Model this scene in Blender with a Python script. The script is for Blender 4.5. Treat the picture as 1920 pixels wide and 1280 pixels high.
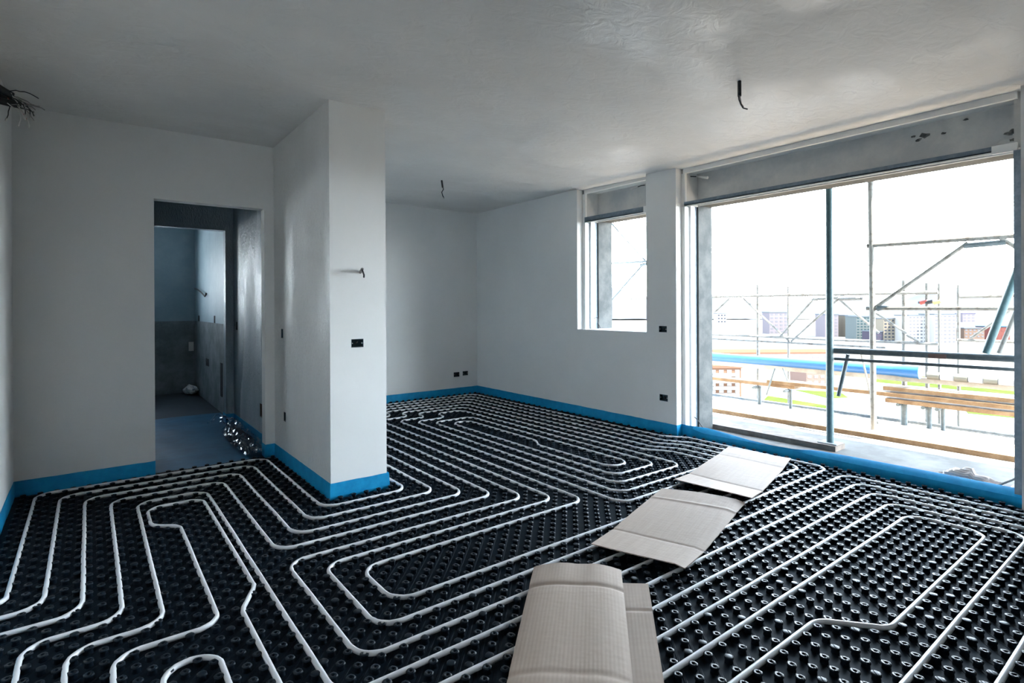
import bpy, bmesh, math, random
import numpy as np
from mathutils import Vector, Matrix

# ------------------------------------------------------------------ clear
for o in list(bpy.data.objects):
    bpy.data.objects.remove(o, do_unlink=True)
SC = bpy.context.scene
COL = SC.collection
random.seed(7)
np.random.seed(7)

# ------------------------------------------------------------------ camera
F_PX, CX, CY = 1005.008, 869.386, 576.109          # focal length and centre in a 1920 x 1280 frame
FW = Vector((0.5723555, 0.8200045, -0.0013436))
RT = Vector((0.8199914, -0.5723545, -0.0049406))
UP = Vector((0.0048203, -0.0017261, 0.9999869))
CAM_Z = 1.29993
cam_data = bpy.data.cameras.new('camera')
cam = bpy.data.objects.new('camera', cam_data)
COL.objects.link(cam)
cam_data.sensor_width = 36.0
cam_data.lens = F_PX * 36.0 / 1920.0
cam_data.shift_x = (960.0 - CX) / 1920.0
cam_data.shift_y = -(640.0 - CY) / 1920.0
cam_data.clip_start = 0.05
cam_data.clip_end = 6000
m = Matrix((RT, UP, -FW)).transposed().to_4x4()
m.translation = Vector((0, 0, CAM_Z))
cam.matrix_world = m
SC.camera = cam

# ------------------------------------------------------------------ light
SC.view_settings.view_transform = 'Standard'
SC.view_settings.look = 'None'
SC.view_settings.gamma = 1.0
SC.view_settings.exposure = 0.42
SC.view_settings.use_curve_mapping = False
try:
    SC.cycles.use_denoising = True
    SC.cycles.max_bounces = 14
    SC.cycles.diffuse_bounces = 8
    SC.cycles.glossy_bounces = 4
    SC.cycles.transparent_max_bounces = 12
    SC.cycles.sample_clamp_indirect = 12.0
    SC.cycles.caustics_reflective = False
    SC.cycles.caustics_refractive = False
except Exception:
    pass

SKY_STRENGTH = 40.0
world = bpy.data.worlds.new('sky')
SC.world = world
world.use_nodes = True
wn, wl = world.node_tree.nodes, world.node_tree.links
wn.clear()
wo = wn.new('ShaderNodeOutputWorld')
bg = wn.new('ShaderNodeBackground')
tc = wn.new('ShaderNodeTexCoord')
sep = wn.new('ShaderNodeSeparateXYZ')
rmp = wn.new('ShaderNodeValToRGB')
# bright hazy horizon, bluer and darker overhead
rmp.color_ramp.elements[0].position = 0.0
rmp.color_ramp.elements[0].color = (0.85, 0.94, 1.0, 1)
rmp.color_ramp.elements[1].position = 1.0
rmp.color_ramp.elements[1].color = (0.07, 0.11, 0.17, 1)
for pos_, c_ in ((0.22, (0.56, 0.67, 0.76)), (0.45, (0.21, 0.275, 0.35))):
    el = rmp.color_ramp.elements.new(pos_)
    el.color = (*c_, 1)
wl.new(tc.outputs['Generated'], sep.inputs[0])
wl.new(sep.outputs['Z'], rmp.inputs[0])
wl.new(rmp.outputs[0], bg.inputs[0])
bg.inputs[1].default_value = SKY_STRENGTH
wl.new(bg.outputs[0], wo.inputs[0])

SUN_DIR = Vector((0.17, -0.52, 0.84)).normalized()      # towards the sun
sun_data = bpy.data.lights.new('sun', 'SUN')
sun_data.energy = 62.0
sun_data.angle = math.radians(0.6)
sun_data.color = (1.0, 0.92, 0.81)
sun = bpy.data.objects.new('sun', sun_data)
COL.objects.link(sun)
sun.rotation_euler = SUN_DIR.to_track_quat('Z', 'Y').to_euler()
sun.location = (2, -6, 9)

# ------------------------------------------------------------------ measures
XL, YB, XC0, XC1, YF, YFAR, XR, XG = -0.435, 4.805, 1.328, 1.746, 3.478, 6.515, 4.793, 4.885
H = 2.70
XO = 5.36            # outer face of the facade
YREAR = -1.7         # wall behind the camera
PILLAR0, PILLAR1 = 3.166, 3.515
SW0, SW1, SWZ = 3.515, 4.485, 1.022
BW0 = 0.755
STRIP = 0.114


def at(px, py, X=None, d=None):
    """point of the photograph's pixel on the plane x = X, or at depth d"""
    v = FW + (px - CX) / F_PX * RT - (py - CY) / F_PX * UP
    t = X / v.x if X is not None else d
    return Vector((0, 0, CAM_Z)) + v * t


# ------------------------------------------------------------------ materials
def lin(c):
    return tuple(((x / 12.92) if x <= 0.04045 else ((x + 0.055) / 1.055) ** 2.4) for x in c)


def hexc(r, g, b):
    return lin((r / 255, g / 255, b / 255))


MATS = {}


def mat(name, col, rough=0.6, metal=0.0, spec=0.5, noise=None, bump=None, col2=None, nscale=6.0, coat=0.0):
    """principled material; noise mixes col2 in by a noise field, bump = (scale, strength, distance)"""
    if name in MATS:
        return MATS[name]
    mt = bpy.data.materials.new(name)
    mt.use_nodes = True
    n, l = mt.node_tree.nodes, mt.node_tree.links
    b = n['Principled BSDF']
    b.inputs['Base Color'].default_value = (*col, 1)
    b.inputs['Roughness'].default_value = rough
    b.inputs['Metallic'].default_value = metal
    b.inputs['Specular IOR Level'].default_value = spec
    if coat:
        b.inputs['Coat Weight'].default_value = coat
    co = n.new('ShaderNodeTexCoord')
    if col2 is not None:
        nz = n.new('ShaderNodeTexNoise')
        nz.inputs['Scale'].default_value = nscale
        nz.inputs['Detail'].default_value = 6
        nz.inputs['Roughness'].default_value = 0.65
        l.new(co.outputs['Object'], nz.inputs['Vector'])
        r = n.new('ShaderNodeValToRGB')
        lo, hi = noise or (0.4, 0.65)
        r.color_ramp.elements[0].position = lo
        r.color_ramp.elements[1].position = hi
        r.color_ramp.elements[0].color = (*col, 1)
        r.color_ramp.elements[1].color = (*col2, 1)
        l.new(nz.outputs['Fac'], r.inputs[0])
        l.new(r.outputs[0], b.inputs['Base Color'])
    if bump:
        nb = n.new('ShaderNodeTexNoise')
        nb.inputs['Scale'].default_value = bump[0]
        nb.inputs['Detail'].default_value = 5
        l.new(co.outputs['Object'], nb.inputs['Vector'])
        bp = n.new('ShaderNodeBump')
        bp.inputs['Strength'].default_value = bump[1]
        bp.inputs['Distance'].default_value = bump[2]
        l.new(nb.outputs['Fac'], bp.inputs['Height'])
        l.new(bp.outputs[0], b.inputs['Normal'])
    MATS[name] = mt
    return mt


def plaster(name, col, col2, damp=0.0, stretch=(1, 1, 1), rough0=0.75, dscale=0.8, dpos=(0.5, 0.68), bscale=9.0, bstr=0.35):
    """smooth white plaster with trowel marks; damp patches are glossier"""
    mt = bpy.data.materials.new(name)
    mt.use_nodes = True
    n, l = mt.node_tree.nodes, mt.node_tree.links
    b = n['Principled BSDF']
    co = n.new('ShaderNodeTexCoord')
    mp = n.new('ShaderNodeMapping')
    mp.inputs['Scale'].default_value = stretch
    l.new(co.outputs['Object'], mp.inputs['Vector'])
    nz = n.new('ShaderNodeTexNoise')
    nz.inputs['Scale'].default_value = 1.7
    nz.inputs['Detail'].default_value = 8
    nz.inputs['Roughness'].default_value = 0.6
    l.new(mp.outputs[0], nz.inputs['Vector'])
    r = n.new('ShaderNodeValToRGB')
    r.color_ramp.elements[0].position = 0.35
    r.color_ramp.elements[1].position = 0.7
    r.color_ramp.elements[0].color = (*col, 1)
    r.color_ramp.elements[1].color = (*col2, 1)
    l.new(nz.outputs['Fac'], r.inputs[0])
    l.new(r.outputs[0], b.inputs['Base Color'])
    nb = n.new('ShaderNodeTexNoise')
    nb.inputs['Scale'].default_value = bscale
    nb.inputs['Detail'].default_value = 7
    nb.inputs['Distortion'].default_value = 1.2
    l.new(mp.outputs[0], nb.inputs['Vector'])
    bp = n.new('ShaderNodeBump')
    bp.inputs['Strength'].default_value = bstr if damp else 0.05
    bp.inputs['Distance'].default_value = 0.012
    l.new(nb.outputs['Fac'], bp.inputs['Height'])
    l.new(bp.outputs[0], b.inputs['Normal'])
    if damp:
        nd = n.new('ShaderNodeTexNoise')
        nd.inputs['Scale'].default_value = dscale
        nd.inputs['Detail'].default_value = 5
        l.new(mp.outputs[0], nd.inputs['Vector'])
        rr = n.new('ShaderNodeMapRange')
        rr.inputs['From Min'].default_value = dpos[0]
        rr.inputs['From Max'].default_value = dpos[1]
        rr.inputs['To Min'].default_value = rough0
        rr.inputs['To Max'].default_value = damp
        l.new(nd.outputs['Fac'], rr.inputs['Value'])
        l.new(rr.outputs[0], b.inputs['Roughness'])
    else:
        b.inputs['Roughness'].default_value = rough0
    MATS[name] = mt
    return mt


M_WALL = plaster('white_plaster', (0.76, 0.76, 0.745), (0.80, 0.80, 0.785))
M_COLUMN = plaster('column_plaster', (0.76, 0.76, 0.745), (0.80, 0.80, 0.785), damp=0.42, stretch=(3.0, 3.0, 0.8), dscale=0.7, dpos=(0.40, 0.55), bscale=22, bstr=0.9)
M_CEIL = plaster('ceiling_plaster', (0.65, 0.64, 0.62), (0.71, 0.70, 0.68), damp=0.30, stretch=(0.8, 1.3, 1), dscale=1.0, dpos=(0.46, 0.57), bscale=10, bstr=0.6)
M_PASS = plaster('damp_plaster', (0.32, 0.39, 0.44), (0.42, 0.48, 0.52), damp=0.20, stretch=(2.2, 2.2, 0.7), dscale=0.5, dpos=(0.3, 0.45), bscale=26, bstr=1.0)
M_CONC = mat('raw_concrete', (0.30, 0.31, 0.31), 0.9, col2=(0.44, 0.44, 0.42), nscale=5, bump=(30, 0.5, 0.004))
M_CONCL = mat('light_concrete', (0.20, 0.21, 0.21), 0.9, col2=(0.31, 0.31, 0.30), nscale=7, bump=(40, 0.5, 0.004))
M_JAMB = mat('dark_jamb_concrete', (0.075, 0.08, 0.08), 0.9, spec=0.12, col2=(0.12, 0.122, 0.118), nscale=6, bump=(40, 0.5, 0.004))  # concrete toned down so the bright sky does not wash it out
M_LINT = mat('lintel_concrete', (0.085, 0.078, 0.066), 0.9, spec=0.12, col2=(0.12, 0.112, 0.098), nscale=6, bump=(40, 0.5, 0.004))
M_BOXC = mat('box_concrete', (0.44, 0.45, 0.45), 0.9, col2=(0.58, 0.57, 0.54), nscale=3.2, bump=(18, 0.7, 0.006))
M_HOLE = mat('broken_concrete_shade', (0.05, 0.05, 0.05), 0.95, col2=(0.2, 0.2, 0.19), nscale=30, bump=(60, 1, 0.01))
M_SCREED = mat('dusty_screed', (0.130, 0.120, 0.108), 0.9, spec=0.12, col2=(0.195, 0.182, 0.165), nscale=3, bump=(25, 0.4, 0.004))
M_RENDER = mat('grey_render', (0.12, 0.14, 0.145), 0.85, col2=(0.21, 0.23, 0.235), nscale=4, bump=(14, 0.5, 0.006))
M_BATH = mat('bath_plaster', (0.20, 0.29, 0.34), 0.6, col2=(0.26, 0.35, 0.40), nscale=2, bump=(8, 0.3, 0.006))  # blue light of the washroom is mixed into this plaster colour
M_PIPE = mat('white_pipe', (0.70, 0.69, 0.70), 0.32, spec=0.5)
M_STRIP = mat('blue_foam', (0.003, 0.215, 0.45), 0.55, spec=0.2, col2=(0.006, 0.275, 0.53), nscale=14, bump=(60, 0.15, 0.003))
M_FILM = mat('dark_membrane', (0.004, 0.085, 0.175), 0.5, spec=0.35, col2=(0.010, 0.135, 0.27), nscale=2.5, bump=(5, 0.35, 0.012))
M_STEEL = mat('galvanised_steel', (0.11, 0.15, 0.19), 0.5, metal=0.2, col2=(0.18, 0.22, 0.26), nscale=22)
M_TEAL = mat('painted_steel', (0.030, 0.075, 0.085), 0.5, metal=0.0, col2=(0.05, 0.10, 0.11), nscale=30)
M_DKSTEEL = mat('dark_steel', (0.055, 0.075, 0.085), 0.55, metal=0.2, col2=(0.09, 0.11, 0.12), nscale=25)
M_RUST = mat('weathered_steel', (0.15, 0.15, 0.14), 0.7, spec=0.12, metal=0.2, col2=(0.07, 0.06, 0.05), nscale=18, noise=(0.5, 0.7))
M_WOOD = mat('weathered_wood', (0.12, 0.078, 0.045), 0.8, spec=0.12, col2=(0.18, 0.125, 0.078), nscale=9, bump=(40, 0.3, 0.003))
M_WOODL = mat('grey_wood', (0.38, 0.32, 0.25), 0.85, spec=0.12, col2=(0.48, 0.41, 0.33), nscale=9, bump=(40, 0.3, 0.003))
M_WOODD = mat('brown_wood', (0.15, 0.12, 0.10), 0.85, spec=0.12, col2=(0.22, 0.18, 0.15), nscale=12, bump=(40, 0.3, 0.003))
M_BLUEPIPE = mat('blue_plastic', (0.015, 0.095, 0.25), 0.45)
M_BLACK = mat('black_plastic', (0.012, 0.014, 0.016), 0.5)
M_WIREG = mat('grey_wire', (0.25, 0.25, 0.24), 0.5)
M_WIREW = mat('white_wire', (0.55, 0.55, 0.53), 0.5)
M_WIRER = mat('red_wire', (0.22, 0.04, 0.03), 0.5)
M_BOX = mat('socket_plastic', (0.006, 0.030, 0.045), 0.45)
M_BROWNBOX = mat('brown_box', (0.05, 0.028, 0.02), 0.6)
M_SCREW = mat('screw_metal', (0.5, 0.5, 0.5), 0.4, metal=0.8)
M_BAG = mat('crumpled_bag', (0.56, 0.48, 0.44), 0.6, col2=(0.66, 0.59, 0.56), nscale=10)
M_WHITEBAG = mat('white_bag', (0.5, 0.5, 0.5), 0.6, col2=(0.12, 0.14, 0.2), nscale=18, noise=(0.55, 0.6))


def cardboard_material():
    mt = bpy.data.materials.new('cardboard')
    mt.use_nodes = True
    n, l = mt.node_tree.nodes, mt.node_tree.links
    b = n['Principled BSDF']
    b.inputs['Roughness'].default_value = 0.75
    b.inputs['Specular IOR Level'].default_value = 0.25
    co = n.new('ShaderNodeTexCoord')
    nz = n.new('ShaderNodeTexNoise')
    nz.inputs['Scale'].default_value = 3.0
    nz.inputs['Detail'].default_value = 8
    mp = n.new('ShaderNodeMapping')
    mp.inputs['Scale'].default_value = (1, 14, 1)
    l.new(co.outputs['Object'], mp.inputs['Vector'])
    l.new(mp.outputs[0], nz.inputs['Vector'])
    r = n.new('ShaderNodeValToRGB')
    r.color_ramp.elements[0].position = 0.3
    r.color_ramp.elements[1].position = 0.75
    r.color_ramp.elements[0].color = (0.385, 0.300, 0.245, 1)
    r.color_ramp.elements[1].color = (0.425, 0.335, 0.280, 1)
    l.new(nz.outputs['Fac'], r.inputs[0])
    l.new(r.outputs[0], b.inputs['Base Color'])
    wv = n.new('ShaderNodeTexWave')
    wv.wave_type = 'BANDS'
    wv.bands_direction = 'Y'
    wv.inputs['Scale'].default_value = 22.0
    wv.inputs['Distortion'].default_value = 0.5
    l.new(co.outputs['Object'], wv.inputs['Vector'])
    bp = n.new('ShaderNodeBump')
    bp.inputs['Strength'].default_value = 0.12
    bp.inputs['Distance'].default_value = 0.002
    l.new(wv.outputs['Fac'], bp.inputs['Height'])
    l.new(bp.outputs[0], b.inputs['Normal'])
    return mt


M_CARD = cardboard_material()

LATT = 0.0462633         # half the stud spacing


def mat_material():
    mt = bpy.data.materials.new('black_studded_sheet')
    mt.use_nodes = True
    n, l = mt.node_tree.nodes, mt.node_tree.links
    b = n['Principled BSDF']
    b.inputs['Base Color'].default_value = (0.0048, 0.0100, 0.0160, 1)
    b.inputs['Roughness'].default_value = 0.36
    b.inputs['Specular IOR Level'].default_value = 0.28
    co = n.new('ShaderNodeTexCoord')
    mp = n.new('ShaderNodeMapping')
    mp.inputs['Rotation'].default_value = (0, 0, math.radians(45))
    mp.inputs['Scale'].default_value = (1, 1, 1)
    l.new(co.outputs['Object'], mp.inputs['Vector'])
    wv = n.new('ShaderNodeTexWave')
    wv.wave_type = 'BANDS'
    wv.bands_direction = 'X'
    wv.inputs['Scale'].default_value = 0.31416 / (LATT * math.sqrt(2))
    wv.inputs['Distortion'].default_value = 0.0
    l.new(mp.outputs[0], wv.inputs['Vector'])
    r = n.new('ShaderNodeValToRGB')
    r.color_ramp.elements[0].position = 0.90
    r.color_ramp.elements[1].position = 0.97
    l.new(wv.outputs['Fac'], r.inputs[0])
    bp = n.new('ShaderNodeBump')
    bp.inputs['Strength'].default_value = 0.8
    bp.inputs['Distance'].default_value = 0.004
    l.new(r.outputs[0], bp.inputs['Height'])
    l.new(bp.outputs[0], b.inputs['Normal'])
    # moulded tops are polished, the sheet between the studs is dull
    sx = n.new('ShaderNodeSeparateXYZ')
    l.new(co.outputs['Object'], sx.inputs[0])
    mr = n.new('ShaderNodeMapRange')
    mr.inputs['From Min'].default_value = 0.018
    mr.inputs['From Max'].default_value = 0.0222
    mr.inputs['To Min'].default_value = 0.05
    mr.inputs['To Max'].default_value = 0.13
    l.new(sx.outputs['Z'], mr.inputs['Value'])
    l.new(mr.outputs[0], b.inputs['Specular IOR Level'])
    m2 = n.new('ShaderNodeMapRange')
    m2.inputs['From Min'].default_value = 0.018
    m2.inputs['From Max'].default_value = 0.0222
    m2.inputs['To Min'].default_value = 0.62
    m2.inputs['To Max'].default_value = 0.38
    l.new(sx.outputs['Z'], m2.inputs['Value'])
    l.new(m2.outputs[0], b.inputs['Roughness'])
    return mt


M_MAT = mat_material()


def clear_film_material():
    mt = bpy.data.materials.new('clear_film')
    mt.use_nodes = True
    n, l = mt.node_tree.nodes, mt.node_tree.links
    n.clear()
    out = n.new('ShaderNodeOutputMaterial')
    mix = n.new('ShaderNodeMixShader')
    tr = n.new('ShaderNodeBsdfTransparent')
    tr.inputs[0].default_value = (0.80, 0.90, 0.97, 1)
    gl = n.new('ShaderNodeBsdfGlossy')
    gl.inputs['Roughness'].default_value = 0.06
    fr = n.new('ShaderNodeFresnel')
    fr.inputs[0].default_value = 2.3
    l.new(fr.outputs[0], mix.inputs[0])
    l.new(tr.outputs[0], mix.inputs[1])
    l.new(gl.outputs[0], mix.inputs[2])
    l.new(mix.outputs[0], out.inputs[0])
    return mt


M_CLEAR = clear_film_material()


# ------------------------------------------------------------------ mesh building
class MB:
    def __init__(self):
        self.v, self.f, self.mi = [], [], []

    def add(self, vs, fs, mi=0):
        o = len(self.v)
        self.v += [tuple(p) for p in vs]
        self.f += [tuple(i + o for i in f) for f in fs]
        self.mi += [mi] * len(fs)
        return self

    def box(self, x0, x1, y0, y1, z0, z1, mi=0):
        vs = [(x0, y0, z0), (x1, y0, z0), (x1, y1, z0), (x0, y1, z0), (x0, y0, z1), (x1, y0, z1), (x1, y1, z1), (x0, y1, z1)]
        return self.add(vs, [(0, 3, 2, 1), (4, 5, 6, 7), (0, 1, 5, 4), (1, 2, 6, 5), (2, 3, 7, 6), (3, 0, 4, 7)], mi)

    def bar(self, p, q, w, h, up=(0, 0, 1), mi=0):
        """rectangular bar from p to q, w wide and h high"""
        p, q = Vector(p), Vector(q)
        t = (q - p).normalized()
        s = t.cross(Vector(up)).normalized()
        u = s.cross(t)
        vs = []
        for c in (p, q):
            for a, b in ((-1, -1), (1, -1), (1, 1), (-1, 1)):
                vs.append(c + s * (a * w / 2) + u * (b * h / 2))
        return self.add(vs, [(3, 2, 1, 0), (4, 5, 6, 7), (0, 1, 5, 4), (1, 2, 6, 5), (2, 3, 7, 6), (3, 0, 4, 7)], mi)

    def tube(self, pts, r, n=10, cap=True, mi=0):
        pts = [Vector(p) for p in pts]
        k = len(pts)
        rr = r if isinstance(r, (list, tuple)) else [r] * k
        rings = []
        ref = None
        for i in range(k):
            t = (pts[min(i + 1, k - 1)] - pts[max(i - 1, 0)]).normalized()
            if ref is None:
                ref = Vector((0, 0, 1)) if abs(t.z) < 0.9 else Vector((1, 0, 0))
            s = t.cross(ref).normalized()
            u = s.cross(t).normalized()
            ref = u
            rings.append([pts[i] + (s * math.cos(a) + u * math.sin(a)) * rr[i] for a in [2 * math.pi * j / n for j in range(n)]])
        vs = [p for ring in rings for p in ring]
        fs = []
        for i in range(k - 1):
            for j in range(n):
                a, b = i * n + j, i * n + (j + 1) % n
                fs.append((a, b, b + n, a + n))
        if cap:
            fs.append(tuple(range(n - 1, -1, -1)))
            fs.append(tuple((k - 1) * n + j for j in range(n)))
        return self.add(vs, fs, mi)

    def build(self, name, mats, parent=None, smooth=False, bevel=0.0):
        me = bpy.data.meshes.new(name)
        me.from_pydata(self.v, [], self.f)
        if not isinstance(mats, (list, tuple)):
            mats = [mats]
        for x in mats:
            me.materials.append(x)
        if len(mats) > 1:
            me.polygons.foreach_set('material_index', self.mi)
        if smooth:
            me.polygons.foreach_set('use_smooth', [True] * len(me.polygons))
        me.update()
        o = bpy.data.objects.new(name, me)
        COL.objects.link(o)
        if smooth:
            try:
                me.set_sharp_from_angle(angle=math.radians(40))
            except Exception:
                pass
        if parent is not None:
            o.parent = parent
            o.matrix_parent_inverse = parent.matrix_basis.inverted()
        if bevel:
            bv = o.modifiers.new('bevel', 'BEVEL')
            bv.width = bevel
            bv.segments = 2
            bv.limit_method = 'ANGLE'
        return o


def tag(o, label, cat, group=None, kind=None):
    o['label'] = label
    o['category'] = cat
    if group:
        o['group'] = group
    if kind:
        o['kind'] = kind
    return o


def struct(o, label=None, cat=None):
    o['kind'] = 'structure'
    if label:
        o['label'] = label
    if cat:
        o['category'] = cat
    return o


def empty(name, loc):
    o = bpy.data.objects.new(name, None)
    o.empty_display_size = 0.1
    COL.objects.link(o)
    o.location = loc
    return o


def slab(mb, axis, front, back, u0, u1, v0, v1, through=(), pockets=(), mi=0):
    """wall slab: plane axis ('x' or 'y') at front..back, spanning u (other horizontal) and v (height).
    through = rectangles cut right through, pockets = rectangles cut in the front face only."""
    us = sorted({u0, u1, *[r[0] for r in list(through) + list(pockets)], *[r[1] for r in list(through) + list(pockets)]})
    vs = sorted({v0, v1, *[r[2] for r in list(through) + list(pockets)], *[r[3] for r in list(through) + list(pockets)]})
    us = [u for u in us if u0 <= u <= u1]
    vs = [v for v in vs if v0 <= v <= v1]

    def P(d, u, v):
        return (d, u, v) if axis == 'x' else (u, d, v)

    def inside(r, a, b, c, d):
        return r[0] - 1e-6 <= a and b <= r[1] + 1e-6 and r[2] - 1e-6 <= c and d <= r[3] + 1e-6
    for i in range(len(us) - 1):
        for j in range(len(vs) - 1):
            a, b, c, d = us[i], us[i + 1], vs[j], vs[j + 1]
            th = any(inside(r, a, b, c, d) for r in through)
            pk = any(inside(r, a, b, c, d) for r in pockets)
            if not th and not pk:
                mb.add([P(front, a, c), P(front, b, c), P(front, b, d), P(front, a, d)], [(0, 1, 2, 3)], mi)
            if not th:
                mb.add([P(back, a, c), P(back, b, c), P(back, b, d), P(back, a, d)], [(3, 2, 1, 0)], mi)
    for r in list(through) + [(u0, u1, v0, v1)]:
        a, b, c, d = max(r[0], u0), min(r[1], u1), max(r[2], v0), min(r[3], v1)
        for (p, q) in (((a, c), (b, c)), ((b, c), (b, d)), ((b, d), (a, d)), ((a, d), (a, c))):
            mb.add([P(front, *p), P(front, *q), P(back, *q), P(back, *p)], [(0, 1, 2, 3)], mi)
    return mb


# ================================================================== setting
DOOR = (0.415, 1.247, -0.05, 2.155)
# socket boxes: (plane, plane coordinate, u centre, z centre, width, height)
sock_left_face = [(4.573, 1.082, 0.050, 0.075), (4.510, 0.392, 0.050, 0.075)]
sock_front = [(1.5255, 1.050, 0.088, 0.056)]
sock_far = [(4.414, 0.305, 0.095, 0.066), (4.570, 0.312, 0.092, 0.062)]
sock_right = [(3.320, 1.061, 0.088, 0.062), (3.314, 0.362, 0.092, 0.064)]
sock_pass = [(6.28, 1.10, 0.07, 0.09), (5.255, 0.325, 0.13, 0.125)]


def rects(lst):
    return [(u - w / 2, u + w / 2, z - h / 2, z + h / 2) for u, z, w, h in lst]


# floor slab (concrete under the insulation)
fb = MB()
fb.box(XL - 0.2, XO, YREAR - 0.2, 7.0, -0.25, -0.012)
floor = struct(fb.build('floor', M_SCREED))
tb = MB()
tb.box(XO - 0.36, 7.2, -4.5, 12.0, -0.25, 0.0)
terrace = struct(tb.build('floor_terrace', M_SCREED), 'dusty concrete terrace slab outside the wide window opening', 'terrace')

# ceiling, dropping a little towards the window side
nx, ny = 40, 40
cb = MB()
xs = np.linspace(XL - 0.1, XG + 0.06, nx)
ys = np.linspace(YREAR - 0.1, YFAR + 0.1, ny)


def ceil_z(x, y):
    t = min(1, max(0, (x - 3.6) / 1.25))
    s = t * t * (3 - 2 * t)
    u = min(1, max(0, (4.6 - y) / 1.6))
    return H - 0.034 * s * u


vs = [(x, y, ceil_z(x, y)) for y in ys for x in xs]
fs = [(j * nx + i, (j + 1) * nx + i, (j + 1) * nx + i + 1, j * nx + i + 1) for j in range(ny - 1) for i in range(nx - 1)]
cb.add(vs, fs)
cb.box(XL - 0.3, XO, YREAR - 0.3, YFAR + 0.3, H + 0.02, H + 0.25)
ceiling = struct(cb.build('ceiling', M_CEIL))

# walls
w = MB(); slab(w, 'x', XL, XL - 0.2, YREAR, YB, -0.05, H + 0.05)
struct(w.build('wall_left', M_WALL))
w = MB(); slab(w, 'y', YREAR, YREAR - 0.2, XL - 0.2, XO, -0.05, H + 0.05)
struct(w.build('wall_rear', M_CONC))  # unseen wall, given a dark tone to lower the fill light
w = MB(); slab(w, 'y', YB, YB + 0.105, -2.0, XC0, -0.05, H + 0.05, through=[DOOR])
struct(w.build('wall_back', M_WALL))
# column with the long partition behind it
w = MB()
slab(w, 'y', YF, YF + 0.5, XC0, XC1, -0.05, H + 0.03, pockets=rects(sock_front))
w.f = [f for f in w.f if not all(abs(w.v[i][0] - XC0) < 1e-5 for i in f)]      # the long face below replaces this side
w.mi = [0] * len(w.f)
nf = len(w.f)
slab(w, 'x', XC0, XC0 + 0.11, YF, YB + 0.02, -0.05, H + 0.03, pockets=rects(sock_left_face))
w.f = [f for f in w.f if not (all(abs(w.v[i][1] - YF) < 1e-5 for i in f) and max(w.v[i][0] for i in f) < XC0 + 0.12 and min(w.v[i][0] for i in f) < XC0 + 0.001 and len({round(w.v[i][0], 3) for i in f}) == 2 and abs(max(w.v[i][0] for i in f) - XC0 - 0.11) < 1e-4)]
w.mi = [0 if k < nf else 1 for k in range(len(w.f))]
struct(w.build('column', [M_WALL, M_COLUMN]), 'square plastered column standing in the middle of the room', 'column')
w = MB()
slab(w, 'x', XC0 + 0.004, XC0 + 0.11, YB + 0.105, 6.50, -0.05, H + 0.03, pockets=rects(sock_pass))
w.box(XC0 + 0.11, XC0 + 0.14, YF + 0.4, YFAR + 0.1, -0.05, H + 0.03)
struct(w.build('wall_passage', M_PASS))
w = MB(); slab(w, 'y', YFAR, YFAR + 0.2, XC0 + 0.1, XO, -0.05, H + 0.05, pockets=rects(sock_far))
struct(w.build('wall_far', M_WALL))

# window wall
w = MB()
slab(w, 'x', XR, XO, SW1, YFAR + 0.2, -0.05, H + 0.05)
slab(w, 'x', XR, XO, SW0, SW1, -0.05, SWZ)
slab(w, 'x', XR, XO, PILLAR0, PILLAR1, -0.05, H + 0.05, pockets=rects(sock_right))
slab(w, 'x', XR, XO, YREAR, BW0, -0.05, H + 0.05)
w.box(XG + 0.25, XO, YREAR - 0.2, YFAR + 0.2, H - 0.01, H + 0.75)          # facade above the openings
struct(w.build('wall_right', M_WALL))


w = MB(); w.box(XO, 6.58, -6.0, 12.0, 2.86, 3.05)
struct(w.build('ceiling_terrace', M_CONCL), 'concrete slab of the balcony above, carried by the steel prop', 'slab')


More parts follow.
